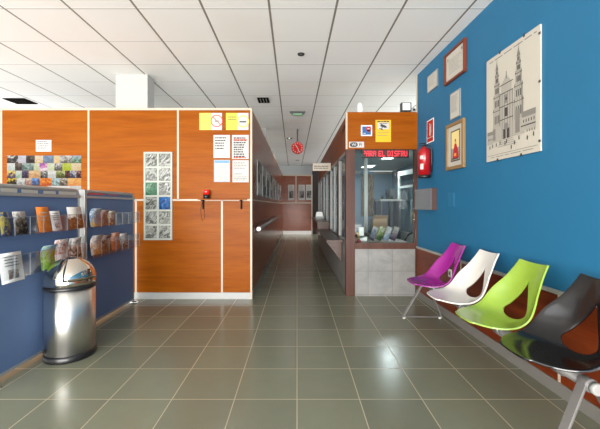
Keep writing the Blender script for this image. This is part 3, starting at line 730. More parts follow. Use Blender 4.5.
# collage of postcards: px edges and three ink colours each
W_, K_, G_ = (236, 234, 230), (52, 48, 46), (150, 148, 144)
rows = [
 (155.6, 163.1, 'top row', [
  (47, 120, K_, (96, 92, 88), W_, 'dark grey and white'), (120, 173, (206, 202, 214), (216, 212, 222), (226, 224, 230), 'plain lilac'),
  (173, 230, (40, 34, 34), (70, 60, 56), (120, 110, 100), 'dark brown'), (230, 285, (232, 190, 140), (244, 226, 196), (248, 236, 214), 'cream with orange marks'),
  (285, 355, (120, 130, 150), (124, 150, 180), (150, 176, 204), 'slate blue'), (355, 395, (244, 204, 140), (246, 220, 170), (248, 230, 196), 'narrow peach'),
  (395, 475, (110, 104, 96), (190, 184, 176), (232, 230, 226), 'misty grey'), (475, 537, (70, 116, 62), (150, 176, 160), (186, 206, 232), 'green field under blue sky')]),
 (163.2, 170.6, 'second row', [
  (47, 100, (196, 210, 200), (222, 226, 222), (234, 234, 232), 'pale white-green'), (100, 145, (64, 54, 48), (96, 82, 72), (130, 118, 104), 'brown stone'),
  (145, 222, (96, 116, 110), (150, 170, 166), (186, 200, 196), 'wide sea-green'), (222, 262, (200, 206, 160), (216, 220, 184), (226, 228, 204), 'narrow olive-cream'),
  (262, 312, (250, 240, 246), (210, 90, 170), (150, 120, 190), 'magenta-striped'), (312, 360, (206, 216, 170), (222, 230, 196), (236, 240, 220), 'pale lime'),
  (360, 412, (60, 58, 56), (150, 146, 142), (234, 232, 228), 'white and charcoal'), (412, 470, (180, 196, 50), (200, 212, 80), (214, 222, 120), 'bright lime green'),
  (470, 537, (226, 200, 150), (236, 216, 176), (240, 224, 192), 'plain sand')]),
 (170.7, 178.1, 'third row', [
  (47, 103, (66, 60, 100), (180, 150, 110), (250, 224, 120), 'yellow sunset over purple'), (103, 145, (150, 180, 150), (190, 206, 190), (220, 226, 220), 'pale green'),
  (145, 190, (40, 34, 52), (80, 66, 96), (120, 110, 140), 'dark purple'), (190, 268, (200, 150, 100), (224, 182, 132), (236, 204, 160), 'wide tan'),
  (268, 315, (30, 30, 30), (110, 110, 108), (210, 210, 206), 'black and white'), (315, 370, (200, 198, 196), (226, 224, 222), (238, 236, 234), 'nearly white'),
  (370, 430, (70, 74, 30), (140, 146, 80), (200, 204, 150), 'olive green'), (430, 462, (50, 26, 28), (120, 50, 50), (100, 84, 60), 'narrow dark red'),
  (462, 505, (60, 60, 70), (120, 120, 140), (200, 200, 206), 'blue-grey street'), (505, 537, (50, 30, 30), (130, 60, 56), (170, 140, 130), 'narrow red-brown')]),
 (178.2, 185.8, 'fourth row', [
  (47, 110, (30, 28, 26), (60, 52, 30), (220, 190, 60), 'black with yellow bands'), (110, 165, (150, 150, 150), (206, 206, 204), (230, 230, 228), 'silvery white'),
  (165, 210, (150, 110, 96), (200, 160, 140), (222, 200, 180), 'dusty pink'), (210, 265, (90, 80, 90), (70, 120, 190), (130, 170, 220), 'strong blue'),
  (265, 342, (180, 70, 30), (238, 130, 40), (250, 176, 70), 'glowing orange'), (342, 395, (110, 130, 120), (170, 200, 206), (196, 216, 220), 'pale aqua'),
  (395, 447, (80, 66, 54), (140, 124, 106), (206, 200, 190), 'grey-brown'), (447, 537, (236, 150, 80), (244, 180, 100), (246, 200, 130), 'wide pale orange')]),
 (185.9, 192.0, 'bottom row just above the stand rail', [
  (110, 205, (130, 96, 66), (200, 150, 90), (200, 190, 176), 'tan'), (315, 465, (214, 212, 208), (232, 230, 226), (240, 238, 234), 'long white'), (466, 537, (196, 194, 192), (214, 212, 208), (226, 224, 220), 'greyish white')]),
]
for y0, y1, rn, cards in rows:
    for a, c, c1, c2, c3, ds in cards:
        x0, z1 = front(a / 6.6 + 0.06, y0, PF); x1, z0 = front(c / 6.6 - 0.06, y1, PF)
        o = MB().use(picture(rgb(*c1), rgb(*c2), rgb(*c3), 26 + 10 * random.random(), 0.6, 0.7, 0.36)).box(0, x1 - x0, -0.002, 0, 0, z1 - z0).build('postcard', loc=(x0, PF - 0.0003, z0))
        tag(o, ds + ' postcard in the ' + rn + ' of the wall collage', 'postcard', 'postcards in the wall collage')

# narrow shelf with red jar and cord
hx0, hx1 = front(200, 0, PF)[0], front(247, 0, PF)[0]
sh = tag(empty('narrow_shelf', (hx0, PF, ZM)), 'narrow wooden ledge on two dark brackets across the partition', 'shelf')
MB().use(wood_panel).box(0, hx1 - hx0, -0.10, -0.004, 0.0, 0.014).build('shelf_board', sh)
for p in (203.5, 241.5):
    x = front(p, 0, PF)[0] - hx0
    MB().use(mat('matt_black_paint', rgb(30, 30, 30), 0.9, spec=0.1)).box(x - 0.013, x + 0.013, -0.09, -0.004, -0.012, -0.001).box(x - 0.011, x + 0.011, -0.016, -0.004, -0.12, -0.012).build('bracket', sh)
jr = tag(empty('beacon', (front(206.5, 0, PF - 0.05)[0], PF - 0.052, ZM + 0.014)), 'small red-capped black beacon standing on the narrow ledge', 'beacon')
MB().use(black).lathe([(0.042, 0), (0.042, 0.055)], 24).build('base', jr)
MB().use(mat('red_lens', rgb(214, 30, 24), 0.2, coat=0.5)).lathe([(0.044, 0.0555), (0.044, 0.105), (0.036, 0.116), (0, 0.119)], 24).build('lens', jr)
x = front(204, 0, PF)[0]
tag(MB().use(mat('dark_cord', rgb(90, 56, 40), 0.6)).tube([(x - 0.02, PF - 0.008, ZM - 0.02), (x - 0.045, PF - 0.008, ZM - 0.13), (x - 0.03, PF - 0.008, ZM - 0.25), (x - 0.015, PF - 0.008, ZM - 0.275), (x + 0.01, PF - 0.008, ZM - 0.24), (x + 0.005, PF - 0.008, ZM - 0.13)], 0.0022, 6).build('cord'), 'thin brown cord hanging in a loop below the red-capped beacon', 'cord')

# ------------------------------------------------------------------ corridor
hr = tag(empty('handrail', (XC, 4.52, 0.92)), 'round metal handrail on the corridor side of the partition', 'handrail')
MB().use(alu).cyl(0.024, (0.08, 0, 0), (0.08, 5.0, 0)).build('rail', hr)
MB().use(white_pl).lathe([(0.03, 0), (0.03, 0.012), (0.026, 0.02)], 20, Matrix.Translation((0.08, 0, 0)) @ Matrix.Rotation(PI / 2, 4, 'X')).build('end_cap', hr)
for y in (0.12, 1.7, 3.3, 4.85):
    MB().use(alu).tube([(0.004, y, -0.02), (0.06, y, -0.03), (0.08, y, -0.02)], 0.011).cyl(0.03, (0.0015, y, -0.02), (0.007, y, -0.02)).build('bracket', hr)
ords = ['nearest', 'second', 'third', 'fourth', 'fifth', 'sixth', 'seventh', 'farthest']
for i, y in enumerate((4.98, 5.72, 6.5, 7.3, 8.2, 9.2, 10.3, 11.5)):
    b = MB().use(alu_light).box(0, 0.55, -0.012, 0, 0, 0.53)
    rr = random.Random(60 + i)
    pm = [picture(rgb(40, 50, 52), rgb(110, 120, 116), rgb(200, 204, 200), 30, 0.5, 0.9), paper, ink_soft]
    for r in range(3):
        for c in range(2):
            b.use(pm[rr.choice((0, 0, 1, 2))]).quad(0.03 + c * 0.25, 0.27 + c * 0.25, 0.03 + r * 0.165, 0.185 + r * 0.165, -0.0128)
    tag(b.build('display_frame', loc=(XC + 0.001, y, 1.39), rot=PI / 2), '%s framed photo sheet in the row along the corridor partition' % ords[i], 'frame', 'framed sheets along the corridor')
for i, (a, c) in enumerate(((288, 294.3), (298.5, 304.8), (306, 312))):
    def d(b, w, h, y, i=i):
        b.use(picture(rgb(70, 68, 66), rgb(150, 148, 146), rgb(214, 212, 210), 30, 0.5, 0.8)).quad(0.03, w - 0.03, 0.08, h * 0.62, y)
        b.use(ink_soft).lines(0.04, w - 0.04, h * 0.93, 4, h * 0.07, h * 0.03, y, 0.2, 70 + i)
    fplate('poster', a, c, 184.8, 200, YE, paper, 'white poster on the corridor end wall, %s of the three' % ('leftmost', 'middle', 'rightmost')[i], 'poster', 0.008, draw=d, group='posters on the corridor end wall')

# clock on a ceiling rod
ck = tag(empty('wall_clock', (front(297.5, 0, 7.83)[0], 7.83, CEIL)), 'round red clock with white hands hanging from the ceiling on a rod', 'clock')
cz = 2.575 - CEIL
MB().use(dark_grey).box(-0.018, 0.018, -0.01, 0.01, cz + 0.14, 0).build('rod', ck)
MB().use(clock_red).lathe([(0.135, -0.025), (0.142, -0.018), (0.142, 0.018), (0.135, 0.025)], 40, Matrix.Translation((0, 0, cz)) @ Matrix.Rotation(PI / 2, 4, 'X')).build('case', ck)
b = MB().use(paper)
for i in range(12):
    a = PI / 6 * i; M = Matrix.Translation((0, 0, cz)) @ Matrix.Rotation(a, 4, 'Y'); b.box(-0.010, 0.010, -0.030, -0.026, 0.092, 0.124, M)
b.build('dial_marks', ck)
for a, l in ((-0.62, 0.075), (math.radians(160), 0.1)):
    MB().use(paper).box(-0.009, 0.009, -0.034, -0.031, -0.015, l, Matrix.Translation((0, 0, cz)) @ Matrix.Rotation(a, 4, 'Y')).build('hand', ck)
ex = tag(empty('emergency_light', (front(297.5, 0, 6.4)[0], 6.4, CEIL)), 'green and white emergency light on the ceiling in front of the red clock', 'light')
MB().use(dark_grey).prism([(-0.15, 0), (-0.10, -0.045), (0.10, -0.045), (0.15, 0)], -0.05, 0.05).build('housing', ex, bevel=0.004)
MB().use(mat('green_legend', rgb(150, 206, 160), 0.4)).box(-0.09, 0.09, -0.056, 0.056, -0.06, -0.046).build('diffuser', ex, bevel=0.003)
dl = tag(empty('downlight', (front(301, 0, 3.94)[0], 3.94, CEIL)), 'tiny round dark-rimmed downlight in the near ceiling', 'light')
MB().use(dark_grey).lathe([(0.042, 0), (0.04, -0.01), (0.026, -0.012), (0.024, -0.002)], 24).build('rim', dl)
MB().use(mat('lamp_glass', rgb(220, 214, 200), 0.2)).lathe([(0.022, -0.003), (0.0, -0.006)], 20).build('lens', dl)
for x, y, lb_ in ((-0.2, 8.9, 'small round ceiling downlight in the corridor beyond the red clock'), (0.02, 13.3, 'small round ceiling downlight near the corridor end wall')):
    t = tag(empty('downlight', (x, y, CEIL)), lb_, 'light')
    MB().use(dark_grey).lathe([(0.075, 0), (0.07, -0.012), (0.055, -0.012), (0.055, -0.003)], 24).build('rim', t)
    MB().use(lamp_em).lathe([(0.052, -0.002), (0.0, -0.004)], 20).build('lens', t)
    l = bpy.data.lights.new('downlight_lamp', 'SPOT'); l.energy = 20 if y < 10 else 170; l.spot_size = 2.4 if y < 10 else 1.0; l.spot_blend = 0.6; l.shadow_soft_size = 0.05; l.color = (1, 0.97, 0.92)
    o = bpy.data.objects.new('downlight_lamp', l); COL.objects.link(o); o.location = (x, y, CEIL - 0.07)
def vent(x, y, w, l, lab, sm=None):
    t = tag(empty('air_vent', (x, y, CEIL)), lab, 'vent', 'ceiling air vents')
    vd = mat('matt_black_vent', rgb(34, 33, 31), 0.95, spec=0.0)
    f = MB().use(vd); f.box(-w, w, -l, -l + 0.02, -0.012, 0).box(-w, w, l - 0.02, l, -0.012, 0).box(-w, -w + 0.02, -l + 0.02, l - 0.02, -0.012, 0).box(w - 0.02, w, -l + 0.02, l - 0.02, -0.012, 0)
    f.build('frame', t)
    s = MB().use(vd).box(-w + 0.021, w - 0.021, -l + 0.021, l - 0.021, -0.003, -0.001).use(sm or alu_paint)
    for q in range(3): s.box(-w + 0.021 + (q + 0.5) * (2 * w - 0.042) / 3 - 0.008, -w + 0.021 + (q + 0.5) * (2 * w - 0.042) / 3 + 0.008, -l + 0.021, l - 0.021, -0.01, -0.003)
    s.build('slats', t)
vent(front(263.5, 0, 5.67)[0], 5.67, 0.095, 0.13, 'small square dark ceiling vent over the end of the partition')
vent(-4.72, 5.72, 0.18, 0.15, 'dark ceiling vent at far left beyond the partition', mat('matt_black_vent', rgb(34, 33, 31), 0.95, spec=0.0))

# ------------------------------------------------------------------ things on the right wall
def wplate(name, pa, pb, z0, z1, base, label, cat, t, draw=None, group=None, bevel=0):
    Ya, Yb = wall_y(pa + 1.2), wall_y(pb)
    w = (Ya - Yb) * math.hypot(1, WS)
    b = MB().use(base).box(0, w, -t, 0, 0, z1 - z0)
    if draw: draw(b, w, z1 - z0, -t - 0.0008)
    return tag(b.build(name, loc=on_wall(Ya, z0, 0.0006), rot=WROT, bevel=bevel), label, cat, group)
def d_cert(n, seed):
    def f(b, w, h, y):
        b.use(paper_cream).quad(0.012, w - 0.012, 0.012, h - 0.012, y)
        b.use(ink_soft).lines(w * 0.15, w * 0.85, h * 0.85, n, h * 0.62 / n, h * 0.022, y - 0.0005, 0.3, seed)
    return f
wplate('certificate', 427.1, 438.3, 2.648, 2.855, alu_light, 'small pale certificate, highest and furthest left on the blue wall', 'certificate', 0.012, d_cert(6, 81))
wplate('certificate', 450, 461, 2.16, 2.445, alu_light, 'clear-framed pale certificate directly above the gold-framed picture', 'certificate', 0.012, d_cert(10, 82))
def framed(name, pa, pb, z0, z1, fm, fw, label, cat, inner):
    Ya, Yb = wall_y(pa + 1.8), wall_y(pb); w = (Ya - Yb) * math.hypot(1, WS); h = z1 - z0
    t = tag(empty(name, on_wall(Ya, z0, 0.0006), WROT), label, cat)
    b = MB().use(fm)
    b.box(0, w, -0.03, 0, 0, fw).box(0, w, -0.03, 0, h - fw, h).box(0, fw, -0.03, 0, fw, h - fw).box(w - fw, w, -0.03, 0, fw, h - fw)
    b.build('frame', t, bevel=0.004)
    s = MB(); inner(s, w, h, fw); s.build('picture', t)
    return t
def in_dip(s, w, h, fw):
    s.use(paper_cream).box(fw, w - fw, -0.012, -0.002, fw, h - fw)
    s.use(ink_soft).lines(w * 0.2, w * 0.85, h * 0.72, 9, h * 0.055, h * 0.014, -0.0126, 0.3, 83)
    s.use(ink_soft).quad(w * 0.12, w * 0.17, h * 0.74, h * 0.81, -0.0126); s.quad(w * 0.8, w * 0.86, h * 0.76, h * 0.84, -0.0126)
framed('framed_diploma', 444.6, 467, 2.572, 2.908, mat('reddish_frame_wood', rgb(112, 52, 32), 0.4, spec=0.2), 0.024, 'reddish wood framed diploma near the ceiling on the blue wall', 'diploma', in_dip)
def in_icon(s, w, h, fw):
    s.use(paper_cream).box(fw, w - fw, -0.014, -0.002, fw, h - fw)
    x0, x1, z0, z1 = w * 0.25, w * 0.76, h * 0.17, h * 0.83
    s.use(mat('dark_fillet', rgb(64, 56, 44), 0.5)).quad(x0, x1, z0, z1, -0.0146)
    x0 += 0.014; x1 -= 0.014; z0 += 0.014; z1 -= 0.014
    s.use(mat('pale_gold_print', rgb(226, 206, 140), 0.6)).quad(x0, x1, z0, z1, -0.0152)
    s.use(mat('grey_print', rgb(150, 146, 142), 0.6)).quad(x0, x1, z0, z0 + (z1 - z0) * 0.42, -0.0157)
    xc = (x0 + x1) / 2 + 0.006
    s.use(mat('crimson_print', rgb(176, 30, 36), 0.6)).face([(xc - 0.06, -0.0163, z0 + 0.02), (xc + 0.07, -0.0163, z0 + 0.02), (xc + 0.05, -0.0163, z0 + 0.10), (xc + 0.016, -0.0163, z0 + 0.17), (xc - 0.016, -0.0163, z0 + 0.17), (xc - 0.05, -0.0163, z0 + 0.08)])
    s.use(mat('skin_print', rgb(206, 160, 120), 0.6)).disc(xc, z0 + 0.19, 0.018, -0.0168)
    s.use(mat('brown_print', rgb(96, 60, 40), 0.6)).disc(xc, z0 + 0.206, 0.013, -0.0172)
    s.use(mat('orange_print', rgb(226, 150, 60), 0.6)).quad(xc - 0.03, xc + 0.02, z0 + 0.04, z0 + 0.07, -0.0172).use(ink).quad(xc - 0.07, xc + 0.06, z0 + 0.008, z0 + 0.02, -0.0172)
framed('framed_picture', 446.4, 466, 1.62, 2.117, mat('pale_gold_frame', rgb(136, 108, 70), 0.45, 0.1), 0.036, 'gold-framed picture of a figure in red on the blue wall', 'picture', in_icon)

# large engraving of a twin-towered church
def d_church(b, w, h, y):
    pal = mat('engraving_wash', rgb(158, 153, 143), 0.7); mid = mat('engraving_grey', rgb(120, 116, 109), 0.7); dk = mat('engraving_dark', rgb(56, 54, 52), 0.7)
    L = [y]
    def q(m, x0, x1, z0, z1): L[0] -= 0.00002; b.use(m).quad(x0 * w, x1 * w, z0 * h, z1 * h, L[0])
    def tri(m, x0, x1, z0, z1): L[0] -= 0.00002; b.use(m).face([(x0 * w, L[0], z0 * h), (x1 * w, L[0], z0 * h), ((x0 + x1) / 2 * w, L[0], z1 * h)])
    def tower(cx, z0, s):
        hw = 0.085 * s
        tiers = [(1.0, 0.17), (0.86, 0.13), (0.62, 0.11), (0.40, 0.085), (0.24, 0.065)]
        z = z0
        for i, (f, dz) in enumerate(tiers):
            x0, x1 = cx - hw * f, cx + hw * f
            q(pal, x0, x1, z, z + dz); q(mid, x1 - hw * f * 0.35, x1, z, z + dz)
            q(dk, x0 - 0.012, x1 + 0.012, z + dz - 0.010, z + dz - 0.004)
            for o in (-0.5, 0.0, 0.5):
                q(dk, cx + o * hw * f - 0.008, cx + o * hw * f + 0.008, z + dz * 0.25, z + dz * 0.7)
            for o in (-0.98, -0.3, 0.3, 0.98): q(mid, cx + o * hw * f - 0.003, cx + o * hw * f + 0.003, z, z + dz)
            for o in (-0.95, 0.95): tri(dk, cx + o * hw * f - 0.008, cx + o * hw * f + 0.008, z + dz - 0.004, z + dz + 0.025)
            z += dz
        tri(mid, cx - hw * 0.3, cx + hw * 0.3, z, z + 0.07); q(dk, cx - 0.002, cx + 0.002, z + 0.05, z + 0.10)
    b.use(ink_soft).lines(w * 0.07, w * 0.95, h * 0.965, 1, 0.02, h * 0.010, y, 0.0, 90)
    tower(0.235, 0.30, 0.92); tower(0.655, 0.31, 0.96)
    # centre front
    q(pal, 0.30, 0.56, 0.18, 0.60); q(pal, 0.33, 0.53, 0.60, 0.68); tri(pal, 0.33, 0.53, 0.68, 0.76); q(dk, 0.425, 0.435, 0.72, 0.79)
    for x in (0.305, 0.35, 0.395, 0.455, 0.50, 0.55): q(mid, x - 0.006, x + 0.006, 0.18, 0.60)
    for z in (0.36, 0.48, 0.60, 0.68): q(dk, 0.30, 0.56, z - 0.004, z + 0.004)
    q(mid, 0.40, 0.46, 0.50, 0.58); q(dk, 0.40, 0.46, 0.38, 0.46); q(dk, 0.37, 0.42, 0.18, 0.27); q(dk, 0.44, 0.49, 0.18, 0.27)
    L[0] -= 0.00002; b.use(mid).disc(0.43 * w, 0.29 * h, 0.045 * w, L[0]); b.use(dk).disc(0.43 * w, 0.54 * h, 0.02 * w, L[0] - 0.00003)
    q(pal, 0.15, 0.32, 0.17, 0.31); q(pal, 0.55, 0.76, 0.18, 0.32); q(mid, 0.60, 0.68, 0.20, 0.40); q(mid, 0.16, 0.21, 0.19, 0.30)
    # flanking buildings
    q(pal, 0.03, 0.16, 0.16, 0.28); q(mid, 0.03, 0.16, 0.25, 0.285); q(pal, 0.70, 0.94, 0.20, 0.31); q(mid, 0.72, 0.94, 0.31, 0.36); q(dk, 0.70, 0.94, 0.235, 0.245)
    for i in range(5): q(dk, 0.74 + i * 0.042, 0.755 + i * 0.042, 0.265, 0.29)
    for i in range(4): q(dk, 0.05 + i * 0.028, 0.06 + i * 0.028, 0.20, 0.22)
    for i in range(4): q(dk, 0.80 + i * 0.04, 0.81 + i * 0.04, 0.18, 0.20)
    # stairs and passers-by
    for i in range(4): q(mid, 0.26 + 0.02 * i, 0.62 - 0.02 * i, 0.115 + i * 0.018, 0.119 + i * 0.018)
    rr = random.Random(5)
    for x in (0.08, 0.14, 0.22, 0.30, 0.40, 0.43, 0.52, 0.58, 0.66, 0.80, 0.9):
        z = 0.07 + 0.07 * rr.random(); q(dk, x, x + 0.016, z, z + 0.035)
    q(mid, 0.03, 0.97, 0.05, 0.054); b.use(ink_soft).lines(w * 0.1, w * 0.9, h * 0.035, 1, 0.02, h * 0.006, y, 0.1, 91)
cth = empty('engraving_print', on_wall(wall_y(488.0), 1.623, 0.0006), WROT)
tag(cth, 'large cream engraving of a twin-towered church clipped to the blue wall', 'picture')
cw_ = (wall_y(488.0) - wall_y(542)) * math.hypot(1, WS); chh = 2.515 - 1.623
b = MB().use(mat('engraving_paper', rgb(184, 178, 165), 0.6, var=0.03)).box(0, cw_, -0.012, 0, 0, chh); d_church(b, cw_, chh, -0.0128); b.build('sheet', cth)
for x, z in ((cw_ * 0.25, 0), (cw_ * 0.7, 0), (cw_ * 0.3, chh), (cw_ * 0.75, chh)):
    MB().use(dark_grey).box(x - 0.008, x + 0.008, -0.016, -0.0125, z - 0.012, z + 0.012).build('clip', cth)
for z in (chh * 0.08, chh * 0.55, chh * 0.93):
    MB().use(dark_grey).box(cw_ - 0.012, cw_ + 0.006, -0.016, -0.0125, z - 0.008, z + 0.008).build('clip', cth)

def d_ext(b, w, h, y):
    b.use(red_sign).quad(0.012, w - 0.012, 0.012, h - 0.012, y)
    b.use(paper).quad(w * 0.40, w * 0.60, h * 0.30, h * 0.70, y - 0.0006).quad(w * 0.45, w * 0.55, h * 0.70, h * 0.78, y - 0.0006).quad(w * 0.36, w * 0.52, h * 0.78, h * 0.83, y - 0.0006).quad(w * 0.62, w * 0.68, h * 0.4, h * 0.8, y - 0.0006)
    b.quad(0.012, w - 0.012, h * 0.20, h * 0.235, y - 0.0006)
wplate('extinguisher_sign', 426, 434, 2.02, 2.305, white_pl, 'red sign with white extinguisher pictogram on the blue wall', 'sign', 0.004, d_ext)
fe = tag(empty('fire_extinguisher', (1.572, 4.14, 1.577)), 'red fire extinguisher hung on the blue wall beside the booth', 'extinguisher')
MB().use(black).lathe([(0.070, 0), (0.075, 0.006), (0.075, 0.035)], 28).build('base_ring', fe)
b = MB().use(red_gloss).lathe([(0.074, 0.036), (0.074, 0.30), (0.068, 0.335), (0.05, 0.36), (0.026, 0.372), (0.024, 0.385)], 28)
b.build('cylinder', fe)
b = MB().use(paper)
for z0, z1, a0, a1 in ((0.10, 0.17, -2.6, -2.05), (0.225, 0.27, -2.65, -2.1)): b.lathe([(0.0746, z0), (0.0746, z1)], 8, a0=a0, a1=a1)
b.build('label_sheet', fe)
MB().use(black).box(-0.018, 0.018, -0.018, 0.018, 0.386, 0.41).box(-0.055, 0.02, -0.008, 0.008, 0.42, 0.43).box(-0.06, 0.0, -0.008, 0.008, 0.395, 0.403).build('valve_handle', fe, bevel=0.002)
MB().use(black).tube([(0.012, -0.01, 0.40), (0.04, -0.045, 0.395), (0.066, -0.06, 0.34), (0.068, -0.062, 0.2), (0.067, -0.06, 0.07)], 0.009).build('hose', fe)
MB().use(dark_grey).box(0.07, 0.088, -0.02, 0.02, 0.28, 0.36).build('bracket', fe)

lb = tag(empty('letterbox', on_wall(4.47, 1.184, 0.0006), WROT), 'long grey-fronted box with brown sides mounted on the blue wall', 'box')
bw_ = (4.47 - 3.985) * math.hypot(1, WS)
MB().use(mat('dark_brown_side', rgb(70, 46, 40), 0.45)).box(0, bw_, -0.066, 0, 0, 0.262).build('body', lb, bevel=0.002)
MB().use(mat('grey_metal_front', rgb(120, 122, 126), 0.4, 0.4)).box(0.002, bw_ - 0.002, -0.074, -0.0665, 0.002, 0.26).build('front_panel', lb)
sw = wplate('switch_plate', 447.2, 454.6, 1.225, 1.375, mat('blue_cover_paint', rgb(25, 100, 138), 0.5), 'blank square cover plate painted blue on the blue wall', 'plate', 0.006, bevel=0.002)
so = wplate('wall_socket', 448.8, 453.2, 0.46, 0.545, white_pl, 'white wall socket on the wood wainscot behind the purple seat', 'socket', 0.022, bevel=0.003, draw=lambda b, w, h, y: b.use(ink_soft).disc(w / 2, h / 2, 0.022, y, 16))

# ------------------------------------------------------------------ waiting bench with four shell seats
XBm, ZBm = 1.395, 0.385
bench = tag(empty('waiting_bench', (XBm, 1.55, 0)), 'beam bench of four coloured shell seats along the blue wall', 'bench')
MB().use(bench_grey).cyl(0.028, (0, 0.02, ZBm), (0, 2.15, ZBm), 24).build('beam', bench)
prof = [(-0.285, 0.474), (-0.25, 0.471), (-0.19, 0.464), (-0.12, 0.456), (-0.05, 0.452), (0.0, 0.454), (0.045, 0.466), (0.083, 0.490), (0.112, 0.526), (0.134, 0.572), (0.152, 0.62), (0.168, 0.67), (0.184, 0.725), (0.203, 0.783), (0.225, 0.842)]
wid = [0.0, 0.125, 0.195, 0.228, 0.243, 0.249, 0.251, 0.249, 0.241, 0.226, 0.204, 0.182, 0.163, 0.148, 0.138]
cur = [0.0, 0.004, 0.010, 0.020, 0.036, 0.056, 0.074, 0.088, 0.094, 0.090, 0.078, 0.060, 0.043, 0.028, 0.016]
def cr(a, t):
    n = len(a) - 1; t = max(0, min(n, t)); i = min(int(t), n - 1); f = t - i
    p0, p1, p2, p3 = a[max(i - 1, 0)], a[i], a[i + 1], a[min(i + 2, n)]
    return 0.5 * (2 * p1 + (p2 - p0) * f + (2 * p0 - 5 * p1 + 4 * p2 - p3) * f * f + (3 * p1 - p0 - 3 * p2 + p3) * f ** 3)
PYs = [p[0] for p in prof]; PZs = [p[1] for p in prof]
def seat_mesh(m):
    b = MB().use(m); bm = b.bm
    T0, T1 = 6.1, 12.0
    ts = [0.0, 0.05, 0.15, 0.3, 0.5, 0.75, 1.0]
    t = 1.25
    while t < T0 - 0.1: ts.append(t); t += 0.3
    for s in (0, 0.004, 0.015, 0.035, 0.065, 0.10, 0.15, 0.2, 0.26, 0.33, 0.4, 0.48, 0.56, 0.64, 0.72, 0.8, 0.88, 0.95, 1.0): ts.append(T0 + s * (T1 - T0))
    for t in (12.6, 12.9, 13.2, 13.5, 13.75, 14.0): ts.append(t)
    def hole(t):
        s = (t - T0) / (T1 - T0)
        if s <= 0 or s >= 1: return 0.0
        if s < 0.24: return 0.46 * math.sqrt(max(0, 1 - ((0.24 - s) / 0.24) ** 2))
        return 0.45 * (1 - (s - 0.24) / 0.76) ** 0.95
    def P(u, t):
        y, z = cr(PYs, t), cr(PZs, t)
        dy, dz = cr(PYs, t + 0.05) - cr(PYs, t - 0.05), cr(PZs, t + 0.05) - cr(PZs, t - 0.05)
        l = math.hypot(dy, dz) or 1
        n = (-dz / l * 0.3 - 0.7 * 0.62, dy / l * 0.3 + 0.7 * 0.78)
        w = cr(wid, t)
        if t < 1: w = 0.125 * math.sqrt(max(0, 1 - (1 - t) ** 2)) if t < 1 else w
        c = cr(cur, t) * (abs(u) ** 2.2)
        return Vector((u * w, y + n[0] * c, z + n[1] * c))
    K = 8; rows = []
    for t in ts:
        h = hole(t)
        l = [P(-1 + (1 - h) * i / K, t) for i in range(K + 1)]; r = [P(h + (1 - h) * i / K, t) for i in range(K + 1)]
        rows.append(([bm.verts.new(p) for p in l], [bm.verts.new(p) for p in r]))
    fs = []
    for j in range(len(rows) - 1):
        for side in (0, 1):
            for i in range(K):
                fs.append(bm.faces.new([rows[j][side][i], rows[j][side][i + 1], rows[j + 1][side][i + 1], rows[j + 1][side][i]]))
    b._fin(fs, True)
    bmesh.ops.remove_doubles(bm, verts=bm.verts, dist=1e-5)
    bmesh.ops.dissolve_degenerate(bm, edges=bm.edges, dist=1e-6)
    return b
seats = [(3.365, mat('purple_shell_plastic', rgb(144, 34, 130), 0.25, coat=0.2), 'purple seat shell'), (2.83, mat('white_shell_plastic', rgb(206, 203, 197), 0.3, coat=0.2), 'white seat shell'),
         (2.30, mat('green_shell_plastic', rgb(136, 166, 58), 0.25, coat=0.2), 'lime green seat shell'), (1.775, mat('black_shell_plastic', rgb(20, 19, 20), 0.15, coat=0.0), 'glossy black seat shell')]
srot = -PI / 2
for Y, m, lb_ in seats:
    s = seat_mesh(m).build('seat_shell', bench, solid=0.010, bevel=0.003, loc=(1.41 - XBm, Y - 1.55, 0), rot=srot)
    s['label'] = lb_
    br = MB().use(alu)
    for d in (-0.05, 0.05):
        br.tube([(-0.05, Y - 1.55 + d, 0.437), (-0.035, Y - 1.55 + d, 0.40), (0.0, Y - 1.55 + d, ZBm + 0.026), (0.03, Y - 1.55 + d, 0.41), (0.05, Y - 1.55 + d, 0.437)], 0.010, 8)
    br.lathe([(0.036, -0.03), (0.036, 0.03)], 20, Matrix.Translation((0, Y - 1.55, ZBm)) @ Matrix.Rotation(PI / 2, 4, 'X'))
    br.build('seat_bracket', bench)
for y, sp in ((0.06, -0.06), (2.10, 0.03)):
    g = MB().use(bench_grey)
    # sloping flat struts and floor bar of the trapezoid leg
    t = 0.006; hw = 0.024
    for x0, x1 in ((-0.016, -0.235), (0.016, 0.19)):
        d = Vector((x1 - x0, 0, -(ZBm + 0.01))).normalized(); n = Vector((-d.z, 0, d.x)) * t
        a = Vector((x0, y, ZBm + 0.022)); c = Vector((x1, y + sp, 0.012)); u = Vector((0, hw, 0))
        vs = [g.bm.verts.new(p) for p in (a - n - u, a + n - u, a + n + u, a - n + u, c - n - u, c + n - u, c + n + u, c - n + u)]
        g._fin([g.bm.faces.new([vs[q] for q in f]) for f in ((0, 3, 2, 1), (4, 5, 6, 7), (0, 1, 5, 4), (1, 2, 6, 5), (2, 3, 7, 6), (3, 0, 4, 7))])
    g.lathe([(0.033, -hw - 0.002), (0.033, hw + 0.002)], 24, Matrix.Translation((0, y, ZBm)) @ Matrix.Rotation(PI / 2, 4, 'X'))
    g.box(-0.24, 0.195, y + sp - 0.014, y + sp + 0.014, 0.012, 0.022)
    lg = g.build('leg', bench, bevel=0.002)
    for x in (-0.22, 0.175): MB().use(white_pl).lathe([(0.016, 0), (0.016, 0.0115)], 16, Matrix.Translation((x, y + sp, 0))).build('foot', lg)
MB().use(mat('pale_end_cap', rgb(150, 150, 148), 0.4)).lathe([(0.029, 0), (0.029, 0.02), (0.025, 0.026)], 28, Matrix.Translation((0, 0.022, ZBm)) @ Matrix.Rotation(PI / 2, 4, 'X')).build('end_cap', bench)

